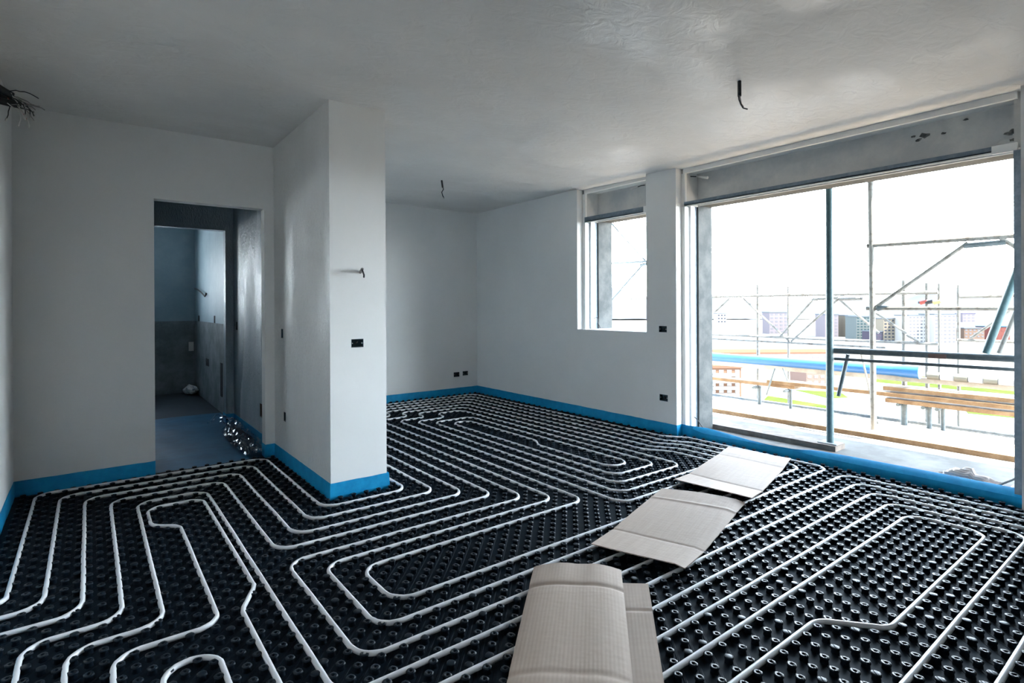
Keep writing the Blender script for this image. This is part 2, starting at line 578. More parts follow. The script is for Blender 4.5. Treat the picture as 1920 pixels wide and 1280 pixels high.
def window(name, y0, y1, z0, ztop_rail, zbox0, zbox1, label, end_patch):
    """unglazed opening: plaster header, open shutter box, steel rail, guide rails, concrete jamb"""
    e = struct(empty(name, (XG, (y0 + y1) / 2, z0)), label, 'window')
    # plaster strip over and beside the shutter box, in the recess
    b = MB()
    b.box(XG, XG + 0.03, y0, y1, zbox1, H + 0.03)
    b.box(XG, XG + 0.03, y1 - 0.022, y1 + 0.02, ztop_rail, zbox1 + 0.001)
    b.build('header', M_WALL, e)
    b = MB()
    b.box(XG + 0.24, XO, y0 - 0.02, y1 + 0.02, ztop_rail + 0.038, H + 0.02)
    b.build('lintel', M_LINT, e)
    b = MB()
    b.box(XG + 0.225, XG + 0.245, y0, y1, ztop_rail + 0.03, H + 0.02)
    b.box(XG + 0.03, XG + 0.23, y1 - 0.02, y1 + 0.02, ztop_rail + 0.02, H)
    b.box(XG + 0.03, XG + 0.23, y0 - 0.02, y0 + 0.02, ztop_rail + 0.02, H)
    b.box(XG + 0.03, XG + 0.24, y0, y1, zbox1 + 0.02, zbox1 + 0.05)
    b.build('shutter_box', M_BOXC, e)
    # steel angle under the box
    b = MB()
    b.box(XG - 0.004, XG + 0.006, y0 + end_patch, y1 - 0.012, ztop_rail + 0.012, zbox0)
    b.box(XG - 0.004, XG + 0.07, y0 + end_patch, y1 - 0.012, ztop_rail + 0.012, ztop_rail + 0.018)
    b.build('steel_rail', M_STEEL, e)
    b = MB()
    b.box(XG, XG + 0.012, y0, y1, ztop_rail, ztop_rail + 0.010)
    if end_patch > 0.02:
        b.box(XG - 0.002, XG + 0.03, y0, y0 + end_patch, ztop_rail, zbox0 + 0.004)
    b.build('rail_edge', M_WALL, e)
    for side, yy in ((1, y1), (-1, y0)):
        def bx(mb, x0, x1, t, z1=ztop_rail + 0.04):
            a, c = (yy - t, yy + 0.05) if side > 0 else (yy - 0.05, yy + t)
            mb.box(x0, x1, a, c, z0 - 0.02, z1)
        b = MB()
        bx(b, XG, 4.950, 0.018, ztop_rail)
        b.build('reveal', M_WALL if side > 0 else M_STEEL, e)
        b = MB()
        bx(b, 4.990, 5.058, 0.018)
        b.build('reveal', M_WALL, e)
        b = MB()
        bx(b, 4.950, 4.990, -0.004)
        bx(b, 5.058, 5.118, 0.004)
        b.build('guide_rail', M_STEEL, e)
        b = MB()
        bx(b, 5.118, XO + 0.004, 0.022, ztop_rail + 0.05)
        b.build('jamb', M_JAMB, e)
    return e


win_big = window('window_1', BW0 + 0.03, PILLAR0 - 0.02, 0.0, 2.288, 2.335, 2.622,
                 'wide floor-to-lintel opening without glazing, its shutter box open', 0.12)
win_small = window('window_2', SW0, SW1 - 0.025, SWZ, 2.298, 2.365, 2.648,
                   'small unglazed window opening left of the pillar', 0.10)
b = MB(); b.box(XR + 0.002, XO, SW0 - 0.01, SW1 + 0.01, SWZ - 0.03, SWZ + 0.002); b.build('sill', M_WALL, win_small)
# holes knocked in the concrete of the wide shutter box: discs with the shade coloured in
for px, py, s in ((1733, 254, 0.055), (1722, 262, 0.03), (1769, 250, 0.022), (1811, 224, 0.022), (1891, 250, 0.035), (1902, 246, 0.04), (1898, 262, 0.025), (1712, 256, 0.02)):
    c = at(px, py, X=XG + 0.222)
    me = MB()
    k = 9
    ring = []
    for j in range(k):
        a = 2 * math.pi * j / k
        rr = s * random.uniform(0.35, 0.8)
        ring.append(c + Vector((0, math.cos(a) * rr * 1.3 + 0.25 * math.sin(a) * rr, math.sin(a) * rr * 0.8)))
    me.add([c + Vector((-0.006, 0, 0))] + [p + Vector((0.004, 0, 0)) for p in ring], [(0, 1 + j, 1 + (j + 1) % k) for j in range(k)])
    me.build('knocked_hole', M_HOLE, [c_ for c_ in win_big.children if c_.name.startswith('shutter_box')][0])

# passage and washroom behind the doorway
w = MB()
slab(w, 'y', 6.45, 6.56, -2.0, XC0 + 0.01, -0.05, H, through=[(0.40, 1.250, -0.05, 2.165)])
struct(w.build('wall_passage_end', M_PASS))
w = MB()
slab(w, 'x', -1.9, -2.0, YB, 6.5, -0.05, H)
struct(w.build('wall_passage_left', M_WALL))
w = MB()
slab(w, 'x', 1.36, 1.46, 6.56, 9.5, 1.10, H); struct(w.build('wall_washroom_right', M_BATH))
w = MB()
slab(w, 'x', 1.352, 1.46, 6.56, 9.5, -0.05, 1.10); struct(w.build('trim_washroom_right', M_RENDER), 'grey rendered lower half of the right washroom wall', 'render')
w = MB()
slab(w, 'y', 9.32, 9.45, -2.0, 1.46, 1.10, H, through=[(-0.05, 0.45, 1.30, 2.10)]); struct(w.build('wall_washroom_back', M_BATH))
w = MB()
slab(w, 'y', 9.31, 9.45, -2.0, 1.46, -0.05, 1.10); struct(w.build('trim_washroom_back', M_RENDER), 'grey rendered lower half of the back washroom wall', 'render')
w = MB(); slab(w, 'x', -1.9, -2.0, 6.5, 9.5, -0.05, H); struct(w.build('wall_washroom_left', M_BATH))
w = MB(); w.box(-2.0, 1.5, YB + 0.105, 9.5, H, H + 0.1); struct(w.build('ceiling_passage', M_WALL))
w = MB(); w.box(-2.0, 1.5, YB - 0.0, 9.5, -0.25, -0.014); struct(w.build('floor_passage', mat('dark_sealed_floor', (0.012, 0.018, 0.024), 0.6, col2=(0.02, 0.032, 0.042), nscale=2)))

# blue-black membrane laid over the passage floor, slightly rumpled
mbm = MB()
nx, ny = 60, 90
xs = np.linspace(-1.5, 1.322, nx)
ys = np.linspace(4.83, 7.15, ny)
rng = np.random.RandomState(3)
ph = rng.uniform(0, 6.28, 8)


def mem_z(x, y):
    z = 0.003 * math.sin(3.1 * x + 2 * y + ph[0]) + 0.003 * math.sin(7 * y - 3 * x + ph[1]) + 0.0015 * math.sin(17 * x + 6 * y + ph[2])
    return 0.006 + z


vs = [(x, y, mem_z(x, y)) for y in ys for x in xs]
fs = [(j * nx + i, j * nx + i + 1, (j + 1) * nx + i + 1, (j + 1) * nx + i) for j in range(ny - 1) for i in range(nx - 1)]
mbm.add(vs, fs)
tag(mbm.build('floor_membrane', M_FILM, smooth=True), 'dark blue plastic membrane covering the passage floor beyond the doorway', 'membrane')


# ================================================================== studded insulation mat
MX = ([-40, 26, 57, 60, 101, 110], [-39.8, 26.4, 57.9, 61.3, 102.8, 111.8])
MY = ([-60, 17, 21, 24, 45, 59, 62, 65, 68, 71, 99, 132, 136], [-60.2, 16.8, 21.0, 24.4, 45.1, 58.8, 62.25, 65.35, 68.6, 71.9, 102.0, 137.6, 141.9])


def UX(i):
    return np.interp(i, *MX) * LATT


def UY(j):
    return np.interp(j, *MY) * LATT


def on_mat(x, y, g=0.018):
    if y < YREAR + g or x < XL + 0.006 + g:
        return False
    if y > YFAR - 0.004 - g:
        return False
    lim = XR - 0.006 - g
    if BW0 + 0.03 < y < PILLAR0 - 0.03:
        lim = XG - 0.035 - g
    if x > lim:
        return False
    if x < XC0 + 0.14 + g:
        if y < YF - 0.006 - g:
            return True
        return x < XC0 - 0.006 - g and y < YB + 0.03 - g - (0 if 0.43 < x < 1.24 else 0.036)
    if x < XC1 + 0.008 + g and YF - 0.008 - g < y < YF + 0.51 + g:
        return False
    return True


# stud template: octagonal mushroom with a dimple
def stud(kind):
    rings = [(0.0155, 0.0, 0), (0.0135, 0.014, 0), (0.0172, 0.0170, 0.0), (0.0166, 0.0225, 0)]
    if kind == 0:
        rings += [(0.0068, 0.0232, 0), (0.0056, 0.0165, 0)]
    else:
        rings += [(0.0135, 0.0236, 0)]
    V, Fq = [], []
    for r, z, a0 in rings:
        for k in range(8):
            a = a0 + 2 * math.pi * (k + 0.5) / 8
            rr = r * (1.0 + (0.05 if k % 2 else -0.05))
            V.append((rr * math.cos(a), rr * math.sin(a), z))
    for i in range(len(rings) - 1):
        for k in range(8):
            Fq.append((i * 8 + k, i * 8 + (k + 1) % 8, (i + 1) * 8 + (k + 1) % 8, (i + 1) * 8 + k))
    top = tuple((len(rings) - 1) * 8 + k for k in range(8))
    return np.array(V), Fq, top


T0, T1 = stud(0), stud(1)
verts, loops, starts, totals = [], [], [], []
nv = nl = 0
for i in range(-12, 112):
    for j in range(-38, 138):
        if (i + j) % 2:
            continue
        x, y = UX(i + 0.5), UY(j + 0.5)
        if not on_mat(x, y):
            continue
        V, Fq, top = T1 if random.random() < 0.14 else T0
        ang = random.choice((0, 0.12, -0.1))
        c, s = math.cos(ang), math.sin(ang)
        P = V.copy()
        P[:, 0], P[:, 1] = V[:, 0] * c - V[:, 1] * s + x, V[:, 0] * s + V[:, 1] * c + y
        verts.append(P)
        for f in Fq + [top]:
            loops.extend([a + nv for a in f])
            starts.append(nl); totals.append(len(f)); nl += len(f)
        nv += len(P)
# the sheet itself
sheet = [((XL + 0.004, YREAR + 0.004), (XC0 - 0.004, YB + 0.03)),
         ((XC0 - 0.004, YREAR + 0.004), (XR - 0.004, YF - 0.004)),
         ((XC0 + 0.145, YF + 0.5), (XR - 0.004, YFAR - 0.004)),
         ((XC1 + 0.006, YF - 0.004), (XR - 0.004, YF + 0.5)),
         ((XR - 0.004, BW0 + 0.03), (XG - 0.03, PILLAR0 - 0.03))]
for (x0, y0), (x1, y1) in sheet:
    verts.append(np.array([(x0, y0, 0), (x1, y0, 0), (x1, y1, 0), (x0, y1, 0)]))
    loops.extend([nv, nv + 1, nv + 2, nv + 3]); starts.append(nl); totals.append(4); nl += 4; nv += 4
verts = np.concatenate(verts).astype(np.float32)
me = bpy.data.meshes.new('insulation_mat')
me.vertices.add(len(verts)); me.vertices.foreach_set('co', verts.ravel())
me.loops.add(len(loops)); me.loops.foreach_set('vertex_index', np.array(loops, dtype=np.int32))
me.polygons.add(len(starts)); me.polygons.foreach_set('loop_start', np.array(starts, dtype=np.int32))
me.polygons.foreach_set('loop_total', np.array(totals, dtype=np.int32))
me.update(calc_edges=True)
me.materials.append(M_MAT)
mat_o = bpy.data.objects.new('insulation_mat', me)
COL.objects.link(mat_o)
tag(mat_o, 'black studded underfloor heating mat covering the whole room floor', 'floor heating mat')


# ================================================================== heating pipes
def fillet(pts, R):
    out = [Vector(pts[0])]
    for k in range(1, len(pts) - 1):
        a, b, c = Vector(pts[k - 1]), Vector(pts[k]), Vector(pts[k + 1])
        u, v = (a - b), (c - b)
        lu, lv = u.length, v.length
        u.normalize(); v.normalize()
        ang = u.angle(v)
        if ang > 3.1:
            out.append(b); continue
        t = R / math.tan(ang / 2)
        t = min(t, lu * 0.5, lv * 0.5)
        r = t * math.tan(ang / 2)
        bis = (u + v).normalized()
        cen = b + bis * (r / math.sin(ang / 2))
        p0, p1 = b + u * t, b + v * t
        a0 = math.atan2(p0.y - cen.y, p0.x - cen.x)
        a1 = math.atan2(p1.y - cen.y, p1.x - cen.x)
        d = a1 - a0
        while d > math.pi: d -= 2 * math.pi
        while d < -math.pi: d += 2 * math.pi
        n = max(4, int(abs(d) / 0.16))
        for i in range(n + 1):
            aa = a0 + d * i / n
            out.append(Vector((cen.x + r * math.cos(aa), cen.y + r * math.sin(aa))))
    out.append(Vector(pts[-1]))
    return out


def pipe(pts, label, R=2.25):
    pl = fillet([Vector((p[0], p[1])) for p in pts], R)
    res = []
    for k in range(len(pl) - 1):
        a, b = pl[k], pl[k + 1]
        L = (b - a).length
        n = max(1, int(L / 5))
        for i in range(n):
            q = a.lerp(b, i / n)
            res.append(q)
    res.append(pl[-1])
    P = []
    for k, q in enumerate(res):
        P.append(Vector((float(UX(q.x)) + random.uniform(-0.0012, 0.0012), float(UY(q.y)) + random.uniform(-0.0012, 0.0012), 0.0150 + random.uniform(0, 0.0012))))
    Q = [P[0]]
    for q in P[1:]:
        if (q - Q[-1]).length > 0.004:
            Q.append(q)
    b = MB()
    b.tube(Q, 0.0104, n=10)
    o = b.build('heating_pipe', M_PIPE, smooth=True)
    return tag(o, label, 'pipe', 'white heating pipes laid between the studs')


pipe([(-9.2, 60), (-1, 60), (-1, 93), (20, 93), (20, 65), (45, 65), (45, 132), (98, 132), (98, 69), (101, 65), (101, 39), (17, 39), (17, 59),
      (51, 59), (51, 121), (55, 121), (55, 126), (92, 126), (92, 66), (95, 62), (95, 45), (23, 45), (23, 53), (57, 53), (57, 115), (65, 115), (65, 120),
      (86, 120), (86, 65), (89, 60.5), (89, 52), (63, 52), (63, 109), (72, 109), (72, 114), (80, 114), (80, 58), (69, 58), (69, 103), (74, 103), (74, 80.5),
      (72, 78), (72, 61), (77, 61), (77, 106), (66, 106), (66, 55), (83, 55), (83, 117), (68, 117), (68, 112), (60, 112), (60, 49), (92, 49), (92, 61),
      (89, 65), (89, 123), (62, 123), (62, 118), (54, 118), (54, 56), (20, 56), (20, 42), (98, 42), (98, 62), (95, 66.5), (95, 129), (48, 129), (48, 62), (17, 62),
      (17, 90), (2, 90), (2, 57), (-5, 57), (-5, 48)],
     'long white heating pipe winding in nested loops through the middle and far end')
pipe([(-9.2, 66), (-7, 66), (-7, 99), (26, 99), (26, 71), (39, 71), (39, 118), (33, 118)],
     'white heating pipe running closest to the doorway wall and around the foot of the column')
pipe([(-9.2, 63), (-4, 63), (-4, 96), (23, 96), (23, 68), (42, 68), (42, 128), (33, 128)],
     'white heating pipe second out from the column foot, one row in from the doorway wall')
pipe([(-2, 25), (-2, 54), (5, 54), (5, 87), (14, 87), (14, 36), (99, 36), (99, 4)],
     'white heating pipe passing under the cardboard and turning beside the blue strip at the window')
pipe([(1, 25), (1, 51), (9, 51), (9, 75.5), (6, 77.5), (6, 84), (13, 84), (13, 56), (11, 52), (11, 33), (96, 33), (96, 4)],
     'white heating pipe with a hooked end loop in front of the doorway', R=2.0)
pipe([(4, 25), (4, 47), (8, 47), (8, 30), (93, 30), (93, 10), (30, 10)],
     'white heating pipe bent in a tight arch at the lower left edge of the photo')
pipe([(11, 17), (11, 27), (90, 27), (90, 14), (20, 14)],
     'white heating pipe making the second smallest loop on the window side of the cardboard')
pipe([(20, 24), (87, 24), (87, 17), (55.3, 17), (51.5, 21), (20, 21)],
     'white heating pipe of the innermost window-side loop, with a stepped jog near the cardboard')


# ================================================================== blue perimeter strips
def strip(path, label, name='perimeter_strip', t=0.006, hfun=None, wob=0.003, seed=1, flap=None):
    """foam strip standing along path (points x, y); offset normal to the left of the path is the room side"""
    rs = random.Random(seed)
    pts = []
    for k in range(len(path) - 1):
        a, b_ = Vector(path[k]), Vector(path[k + 1])
        n = max(1, int((b_ - a).length / 0.06))
        for i in range(n):
            pts.append(a.lerp(b_, i / n))
    pts.append(Vector(path[-1]))
    k = len(pts)
    mb_ = MB()
    prof_n = None
    V = []
    for i, p in enumerate(pts):
        t0 = (pts[i] - pts[max(i - 1, 0)])
        t1 = (pts[min(i + 1, k - 1)] - pts[i])
        if t0.length < 1e-6: t0 = t1
        if t1.length < 1e-6: t1 = t0
        t0.normalize(); t1.normalize()
        n0, n1 = Vector((-t0.y, t0.x)), Vector((-t1.y, t1.x))
        nn = (n0 + n1)
        nn = nn / max(0.3, nn.dot(n0)) if nn.length > 1e-3 else n0
        hh = STRIP + rs.uniform(-wob, wob) * 0.5
        out = rs.uniform(0, wob)
        prof = [(0.0005, 0.0), (t + out * 0.6, 0.0), (t + out, 0.028), (t + out * 0.5, hh * 0.6), (t * 0.7, hh)]
        inner = [(0.0005, hh)]
        if flap:
            fl = flap(p)
            if fl is not None:
                out_, zf, zt = fl
                prof = [(t, 0.0), (t + 0.004, 0.02), (t + 0.005, zf * 0.6), (t + 0.003, zf), (t - 0.3 * out_, zf + 0.45 * (zt - zf)), (t - 0.7 * out_, zf + 0.85 * (zt - zf)), (t - out_, zt)]
                inner = [(-out_ - 0.001, zt - 0.004), (-0.3 * out_ - 0.002, zf + 0.2 * (zt - zf)), (-0.002, 0.02)]
            else:
                prof = prof[:4] + [(t * 0.9, hh * 0.8), (t * 0.8, hh * 0.9), (t * 0.7, hh)]
                inner = [(0.0005, hh), (0.0005, hh * 0.9), (0.0005, hh * 0.8)]
        ring = prof + inner
        prof_n = len(ring)
        V += [(p.x + nn.x * d, p.y + nn.y * d, z - 0.004) for d, z in ring]
    Fs = []
    for i in range(k - 1):
        for j in range(prof_n):
            a, b_ = i * prof_n + j, i * prof_n + (j + 1) % prof_n
            Fs.append((a, b_, b_ + prof_n, a + prof_n))
    Fs.append(tuple(range(prof_n))); Fs.append(tuple((k - 1) * prof_n + j for j in range(prof_n - 1, -1, -1)))
    mb_.add(V, Fs)
    o = mb_.build(name, M_STRIP, smooth=True)
    try:
        o.data.set_sharp_from_angle(angle=math.radians(22))
    except Exception:
        pass
    return tag(o, label, 'edge strip', 'blue foam strips along the foot of the walls')


strip([(DOOR[0], YB), (XL, YB), (XL, YREAR)], 'blue foam edge strip in the corner left of the doorway', seed=2)
strip([(XC1 + 0.012, YF + 0.06), (XC1 + 0.012, YF), (XC0, YF), (XC0, YB), (DOOR[1], YB), (DOOR[1], YB + 0.1)], 'blue foam edge strip wrapped around the foot of the column', seed=3)
strip([(XC0 + 0.004, YB + 0.11), (XC0 + 0.004, 6.45), (1.25, 6.45), (1.25, 6.6)], 'blue foam edge strip inside the passage beyond the doorway', seed=4)


def flapf(p):
    if p.x < XR + 0.02 or p.y > PILLAR0 - 0.1:
        return None
    ys_f = [0.7, 1.2, 1.7, 1.98, 2.10, 2.30, 2.50, 2.75, 2.92, 3.06]
    out_ = float(np.interp(p.y, ys_f, [0.070, 0.065, 0.060, 0.050, 0.006, 0.004, 0.018, 0.050, 0.060, 0.010]))
    zf_ = float(np.interp(p.y, ys_f, [0.066, 0.068, 0.066, 0.066, 0.076, 0.074, 0.072, 0.068, 0.064, 0.090]))
    zt_ = float(np.interp(p.y, ys_f, [0.106, 0.108, 0.106, 0.102, 0.088, 0.082, 0.086, 0.100, 0.110, 0.114]))
    return (out_, zf_, zt_)



strip([(XG - 0.008, YREAR + 2.42), (XG - 0.008, PILLAR0), (XR, PILLAR0), (XR, YFAR), (XC0 + 0.15, YFAR)],
      'blue foam edge strip along far wall and window wall, folded over at the wide opening', seed=5, flap=flapf)


# ================================================================== crumpled clear film by the passage strip
rs = random.Random(11)
nx, ny = 16, 52
V = []
for j in range(ny):
    v = j / (ny - 1)
    y = 4.83 + v * 1.62
    x0 = float(np.interp(y, [4.83, 5.2, 5.6, 6.0, 6.25, 6.45], [1.10, 1.08, 1.075, 1.11, 1.22, 1.17]))
    x1 = float(np.interp(y, [4.83, 5.2, 5.9, 6.15, 6.3, 6.45], [1.255, 1.315, 1.315, 1.315, 1.29, 1.21]))
    for i in range(nx):
        u = i / (nx - 1)
        x = x0 + (x1 - x0) * u
        hz = 0.018 + 0.055 * u * min(1, (v + 0.2)) + 0.02 * math.sin(3.14 * u)
        V.append((x + rs.uniform(-0.006, 0.006), y + rs.uniform(-0.01, 0.01), 0.012 + hz + rs.uniform(-0.010, 0.014)))
fm = MB()
fm.add(V, [t for j in range(ny - 1) for i in range(nx - 1) for t in ((j * nx + i, j * nx + i + 1, (j + 1) * nx + i + 1), (j * nx + i, (j + 1) * nx + i + 1, (j + 1) * nx + i))])
# curling tail
V = []
for j in range(26):
    t = j / 25
    c = Vector((1.27 - 0.24 * t, 6.36 + 0.05 * math.sin(5 * t), 0.05 + 0.085 * math.sin(3.1 * t) * (1 - 0.3 * t) + 0.01 * math.sin(14 * t)))
    for i in range(5):
        V.append(c + Vector((rs.uniform(-0.004, 0.004), -0.035 + i * 0.018 + rs.uniform(-0.004, 0.004), rs.uniform(-0.006, 0.006) + 0.008 * math.sin(i * 2.2))))
fm.add(V, [(j * 5 + i, j * 5 + i + 1, (j + 1) * 5 + i + 1, (j + 1) * 5 + i) for j in range(25) for i in range(4)])
tag(fm.build('plastic_film', M_CLEAR), 'crumpled clear plastic film lying against the strip just inside the doorway', 'plastic film')


# ================================================================== cardboard sheets
def cardboard(name, corners, folds, zfun, label, nu=170, nv=30, thick=0.005, notch=None):
    """sheet spanned by four corners (far-left, far-right, near-right, near-left); folds = creases along u"""
    A, B, C_, D = [Vector((*c, 0)) for c in corners]
    root = empty(name, ((A + B + C_ + D) / 4).to_tuple())
    ang = math.atan2((D - A).y, (D - A).x)
    top = []
    for j in range(nu + 1):
        u = j / nu
        for i in range(nv + 1):
            v = i / nv
            p = (A.lerp(B, v)).lerp(D.lerp(C_, v), u)
            z = zfun(u, v)
            for (fu, dep, wd) in folds:
                z += dep * math.exp(-((u - fu) / wd) ** 2)
            top.append(Vector((p.x, p.y, z + random.uniform(-0.0004, 0.0004))))
    mb_ = MB()
    n1 = nv + 1
    N = len(top)
    Vv = top + [p - Vector((0, 0, thick)) for p in top]
    Fs = [(j * n1 + i, j * n1 + i + 1, (j + 1) * n1 + i + 1, (j + 1) * n1 + i) for j in range(nu) for i in range(nv)]
    Fs = [tuple(reversed(f)) for f in Fs] + [tuple(a + N for a in f) for f in Fs]
    def edge(idx):
        return [(idx[k], idx[k + 1], idx[k + 1] + N, idx[k] + N) for k in range(len(idx) - 1)]
    Fs += edge([i for i in range(n1)]) + edge([nu * n1 + i for i in range(n1)][::-1]) + edge([j * n1 for j in range(nu + 1)][::-1]) + edge([j * n1 + nv for j in range(nu + 1)])
    # put the mesh in the sheet's own frame so the flutes run along its length
    M = Matrix.Translation(root.location) @ Matrix.Rotation(ang, 4, 'Z')
    Mi = M.inverted()
    mb_.add([Mi @ p for p in Vv], Fs)
    me_o = mb_.build(name, M_CARD, smooth=True)
    bpy.data.objects.remove(root, do_unlink=True)
    me_o.matrix_world = M
    return tag(me_o, label, 'cardboard', 'cardboard sheets laid over the heating mat')


Z0 = 0.0305
cardboard('cardboard_sheet', [(4.655, 2.565), (4.675, 2.055), (3.470, 1.760), (3.415, 2.275)],
          [(0.22, -0.003, 0.012), (0.77, -0.0035, 0.010), (0.12, 0.006, 0.06)],
          lambda u, v: Z0 + 0.004 + 0.030 * max(0, (u - 0.78) / 0.22) ** 1.0 + 0.004 * math.sin(3 * u + 2 * v) ** 2 + 0.010 * max(0, 0.12 - u) / 0.12 + 0.012 * max(0, v - 0.8) * max(0, 0.3 - u) * 10,
          'flat cardboard sheet nearest the wide window, its near edge lifted off the mat')
cardboard('cardboard_sheet', [(3.244, 2.261), (3.450, 1.793), (2.315, 1.490), (2.140, 1.914)],
          [(0.185, 0.005, 0.014), (0.745, -0.0035, 0.009)],
          lambda u, v: Z0 + 0.006 + 0.024 * max(0, (u - 0.75) / 0.25) + 0.006 * math.sin(2.6 * u + 1.5 * v) ** 2 + 0.012 * max(0, 0.2 - u) / 0.2 * math.sin(3.14 * v) - 0.012 * max(0, v - 0.9) * 10,
          'creased cardboard sheet lying in the middle of the row of three')
cardboard('cardboard_sheet', [(1.860, 1.690), (2.079, 1.522), (1.160, 0.740), (0.945, 0.905)],
          [(0.19, -0.004, 0.008)],
          lambda u, v: Z0 + 0.006 + 0.003 * math.sin(9 * u) ** 2,
          'narrow cardboard sheet sticking out from beneath the nearest one', nu=150, nv=10)
cardboard('cardboard_sheet', [(1.730, 1.905), (2.045, 1.645), (1.105, 0.815), (0.785, 1.075)],
          [(0.155, -0.006, 0.010), (0.17, -0.003, 0.03), (0.62, -0.003, 0.012)],
          lambda u, v: Z0 + 0.024 + 0.026 * (1 - abs(2 * v - 1) ** 4) + 0.0018 * math.sin(17 * v + 2) * (1 if u < 0.155 else 0.4) + 0.008 * math.sin(3.0 * u + 0.6) ** 2,
          'arched cardboard piece at the near end of the row, folded along its sides', nu=170, nv=30)


# ================================================================== socket boxes
def socket(axis, plane, sign, u, z, wd, ht, label, material=None, core=True, name='socket_box'):
    """flush wall box: hollow shell behind the plaster face; sign = direction out of the wall along axis"""
    mt = material or M_BOX
    dep = 0.045
    base = empty(name, (plane, u, z) if axis == 'x' else (u, plane, z))

    def P(d, a, c):
        return (plane + sign * d, u + a, z + c) if axis == 'x' else (u + a, plane + sign * d, z + c)
    a, c = wd / 2 + 0.001, ht / 2 + 0.001
    ai, ci = a - 0.003, c - 0.003
    o_ = [(-a, -c), (a, -c), (a, c), (-a, c)]
    i_ = [(-ai, -ci), (ai, -ci), (ai, ci), (-ai, ci)]
    V = [P(0.0008, *q) for q in o_] + [P(0.0008, *q) for q in i_] + [P(-dep, *q) for q in i_] + [P(-dep - 0.002, *q) for q in o_]
    Fs = []
    for k in range(4):
        n_ = (k + 1) % 4
        Fs += [(k, n_, n_ + 4, k + 4), (k + 4, n_ + 4, n_ + 8, k + 8), (k + 12, n_ + 12, n_, k)]
    Fs += [(8, 9, 10, 11), (15, 14, 13, 12)]
    b = MB(); b.add(V, Fs); shell = b.build('shell', mt, base)
    if core:
        b = MB()
        if wd > 0.08:
            for s_ in (-1, 1):
                b = MB()
                b.tube([P(-0.012, s_ * (ai - 0.006), 0), P(0.0, s_ * (ai - 0.006), 0)], 0.004, n=8)
                b.build('screw', M_SCREW, shell)
        b = MB()
        b.tube([P(-0.04, 0.006, 0.004), P(-0.022, 0.010, 0.008), P(-0.012, -0.004, 0.0), P(-0.02, -0.012, -0.008)], 0.005, n=6)
        b.build('wire', M_BLACK, shell)
    tag(base, label, 'socket box', 'empty socket boxes in the walls')
    return base


for (u, z, wd, ht), lb in zip(sock_left_face, ('empty socket box at switch height on the shaded side of the column', 'empty socket box near the floor on the shaded side of the column')):
    socket('x', XC0, -1, u, z, wd, ht, lb)
for (u, z, wd, ht) in sock_front:
    socket('y', YF, -1, u, z, wd, ht, 'empty socket box on the bright front of the column')
for (u, z, wd, ht), lb in zip(sock_far, ('left one of two empty socket boxes low on the far wall', 'right one of two empty socket boxes low on the far wall')):
    socket('y', YFAR, -1, u, z, wd, ht, lb)
for (u, z, wd, ht), lb in zip(sock_right, ('upper empty socket box on the pillar between the windows', 'lower empty socket box on the pillar between the windows')):
    socket('x', XR, -1, u, z, wd, ht, lb)
socket('x', XC0 + 0.004, -1, *sock_pass[0], 'dark switch box at the far end of the passage wall')
socket('x', XC0 + 0.004, -1, *sock_pass[1], 'larger brown junction box low on the passage wall beside the doorway', material=M_BROWNBOX, core=False)


def plate(axis, plane, sign, u, z, wd, ht, label, material=M_BLACK, t=0.004, name='socket_box'):
    b = MB()
    lo, hi = sorted((plane + sign * t, plane - sign * 0.02))
    inner = MB()
    if axis == 'x':
        b.box(lo, hi, u - wd / 2, u + wd / 2, z - ht / 2, z + ht / 2)
        b.box(*sorted((plane + sign * (t + 0.003), plane)), u - wd / 2, u - wd / 2 + 0.006, z - ht / 2, z + ht / 2)
        b.box(*sorted((plane + sign * (t + 0.003), plane)), u + wd / 2 - 0.006, u + wd / 2, z - ht / 2, z + ht / 2)
    else:
        b.box(u - wd / 2, u + wd / 2, lo, hi, z - ht / 2, z + ht / 2)
        b.box(u - wd / 2, u - wd / 2 + 0.006, *sorted((plane + sign * (t + 0.003), plane)), z - ht / 2, z + ht / 2)
        b.box(u + wd / 2 - 0.006, u + wd / 2, *sorted((plane + sign * (t + 0.003), plane)), z - ht / 2, z + ht / 2)
    return tag(b.build(name, material), label, 'socket box', 'dark boxes in the washroom walls')


plate('y', 9.32, -1, 0.66, 1.165, 0.14, 0.07, 'dark box on the back washroom wall above the grey render')
plate('x', 1.36, -1, 8.96, 1.14, 0.10, 0.09, 'farther of two dark boxes on the right washroom wall above the render')
plate('x', 1.36, -1, 7.72, 1.14, 0.06, 0.11, 'nearer of two dark boxes on the right washroom wall above the render')
plate('x', 1.352, -1, 8.21, 0.54, 0.18, 0.10, 'dark box low in the grey render of the right washroom wall')
plate('x', 1.352, -1, 7.24, 0.40, 0.10, 0.42, 'tall dark slot in the grey render beside the washroom door')
plate('y', 9.31, -1, 1.30, 0.70, 0.07, 0.14, 'pale square cover in the washroom corner', material=M_WIREW, name='wall_cover')
b = MB()
b.tube([(1.365, 9.26, 1.600), (1.335, 9.15, 1.600), (1.32, 8.85, 1.580), (1.315, 8.5, 1.530), (1.32, 8.2, 1.462), (1.325, 8.13, 1.500)], 0.011, n=8)
tag(b.build('cable_stub', M_BLACK, smooth=True), 'black cable stub curving out of the right washroom wall', 'cable')
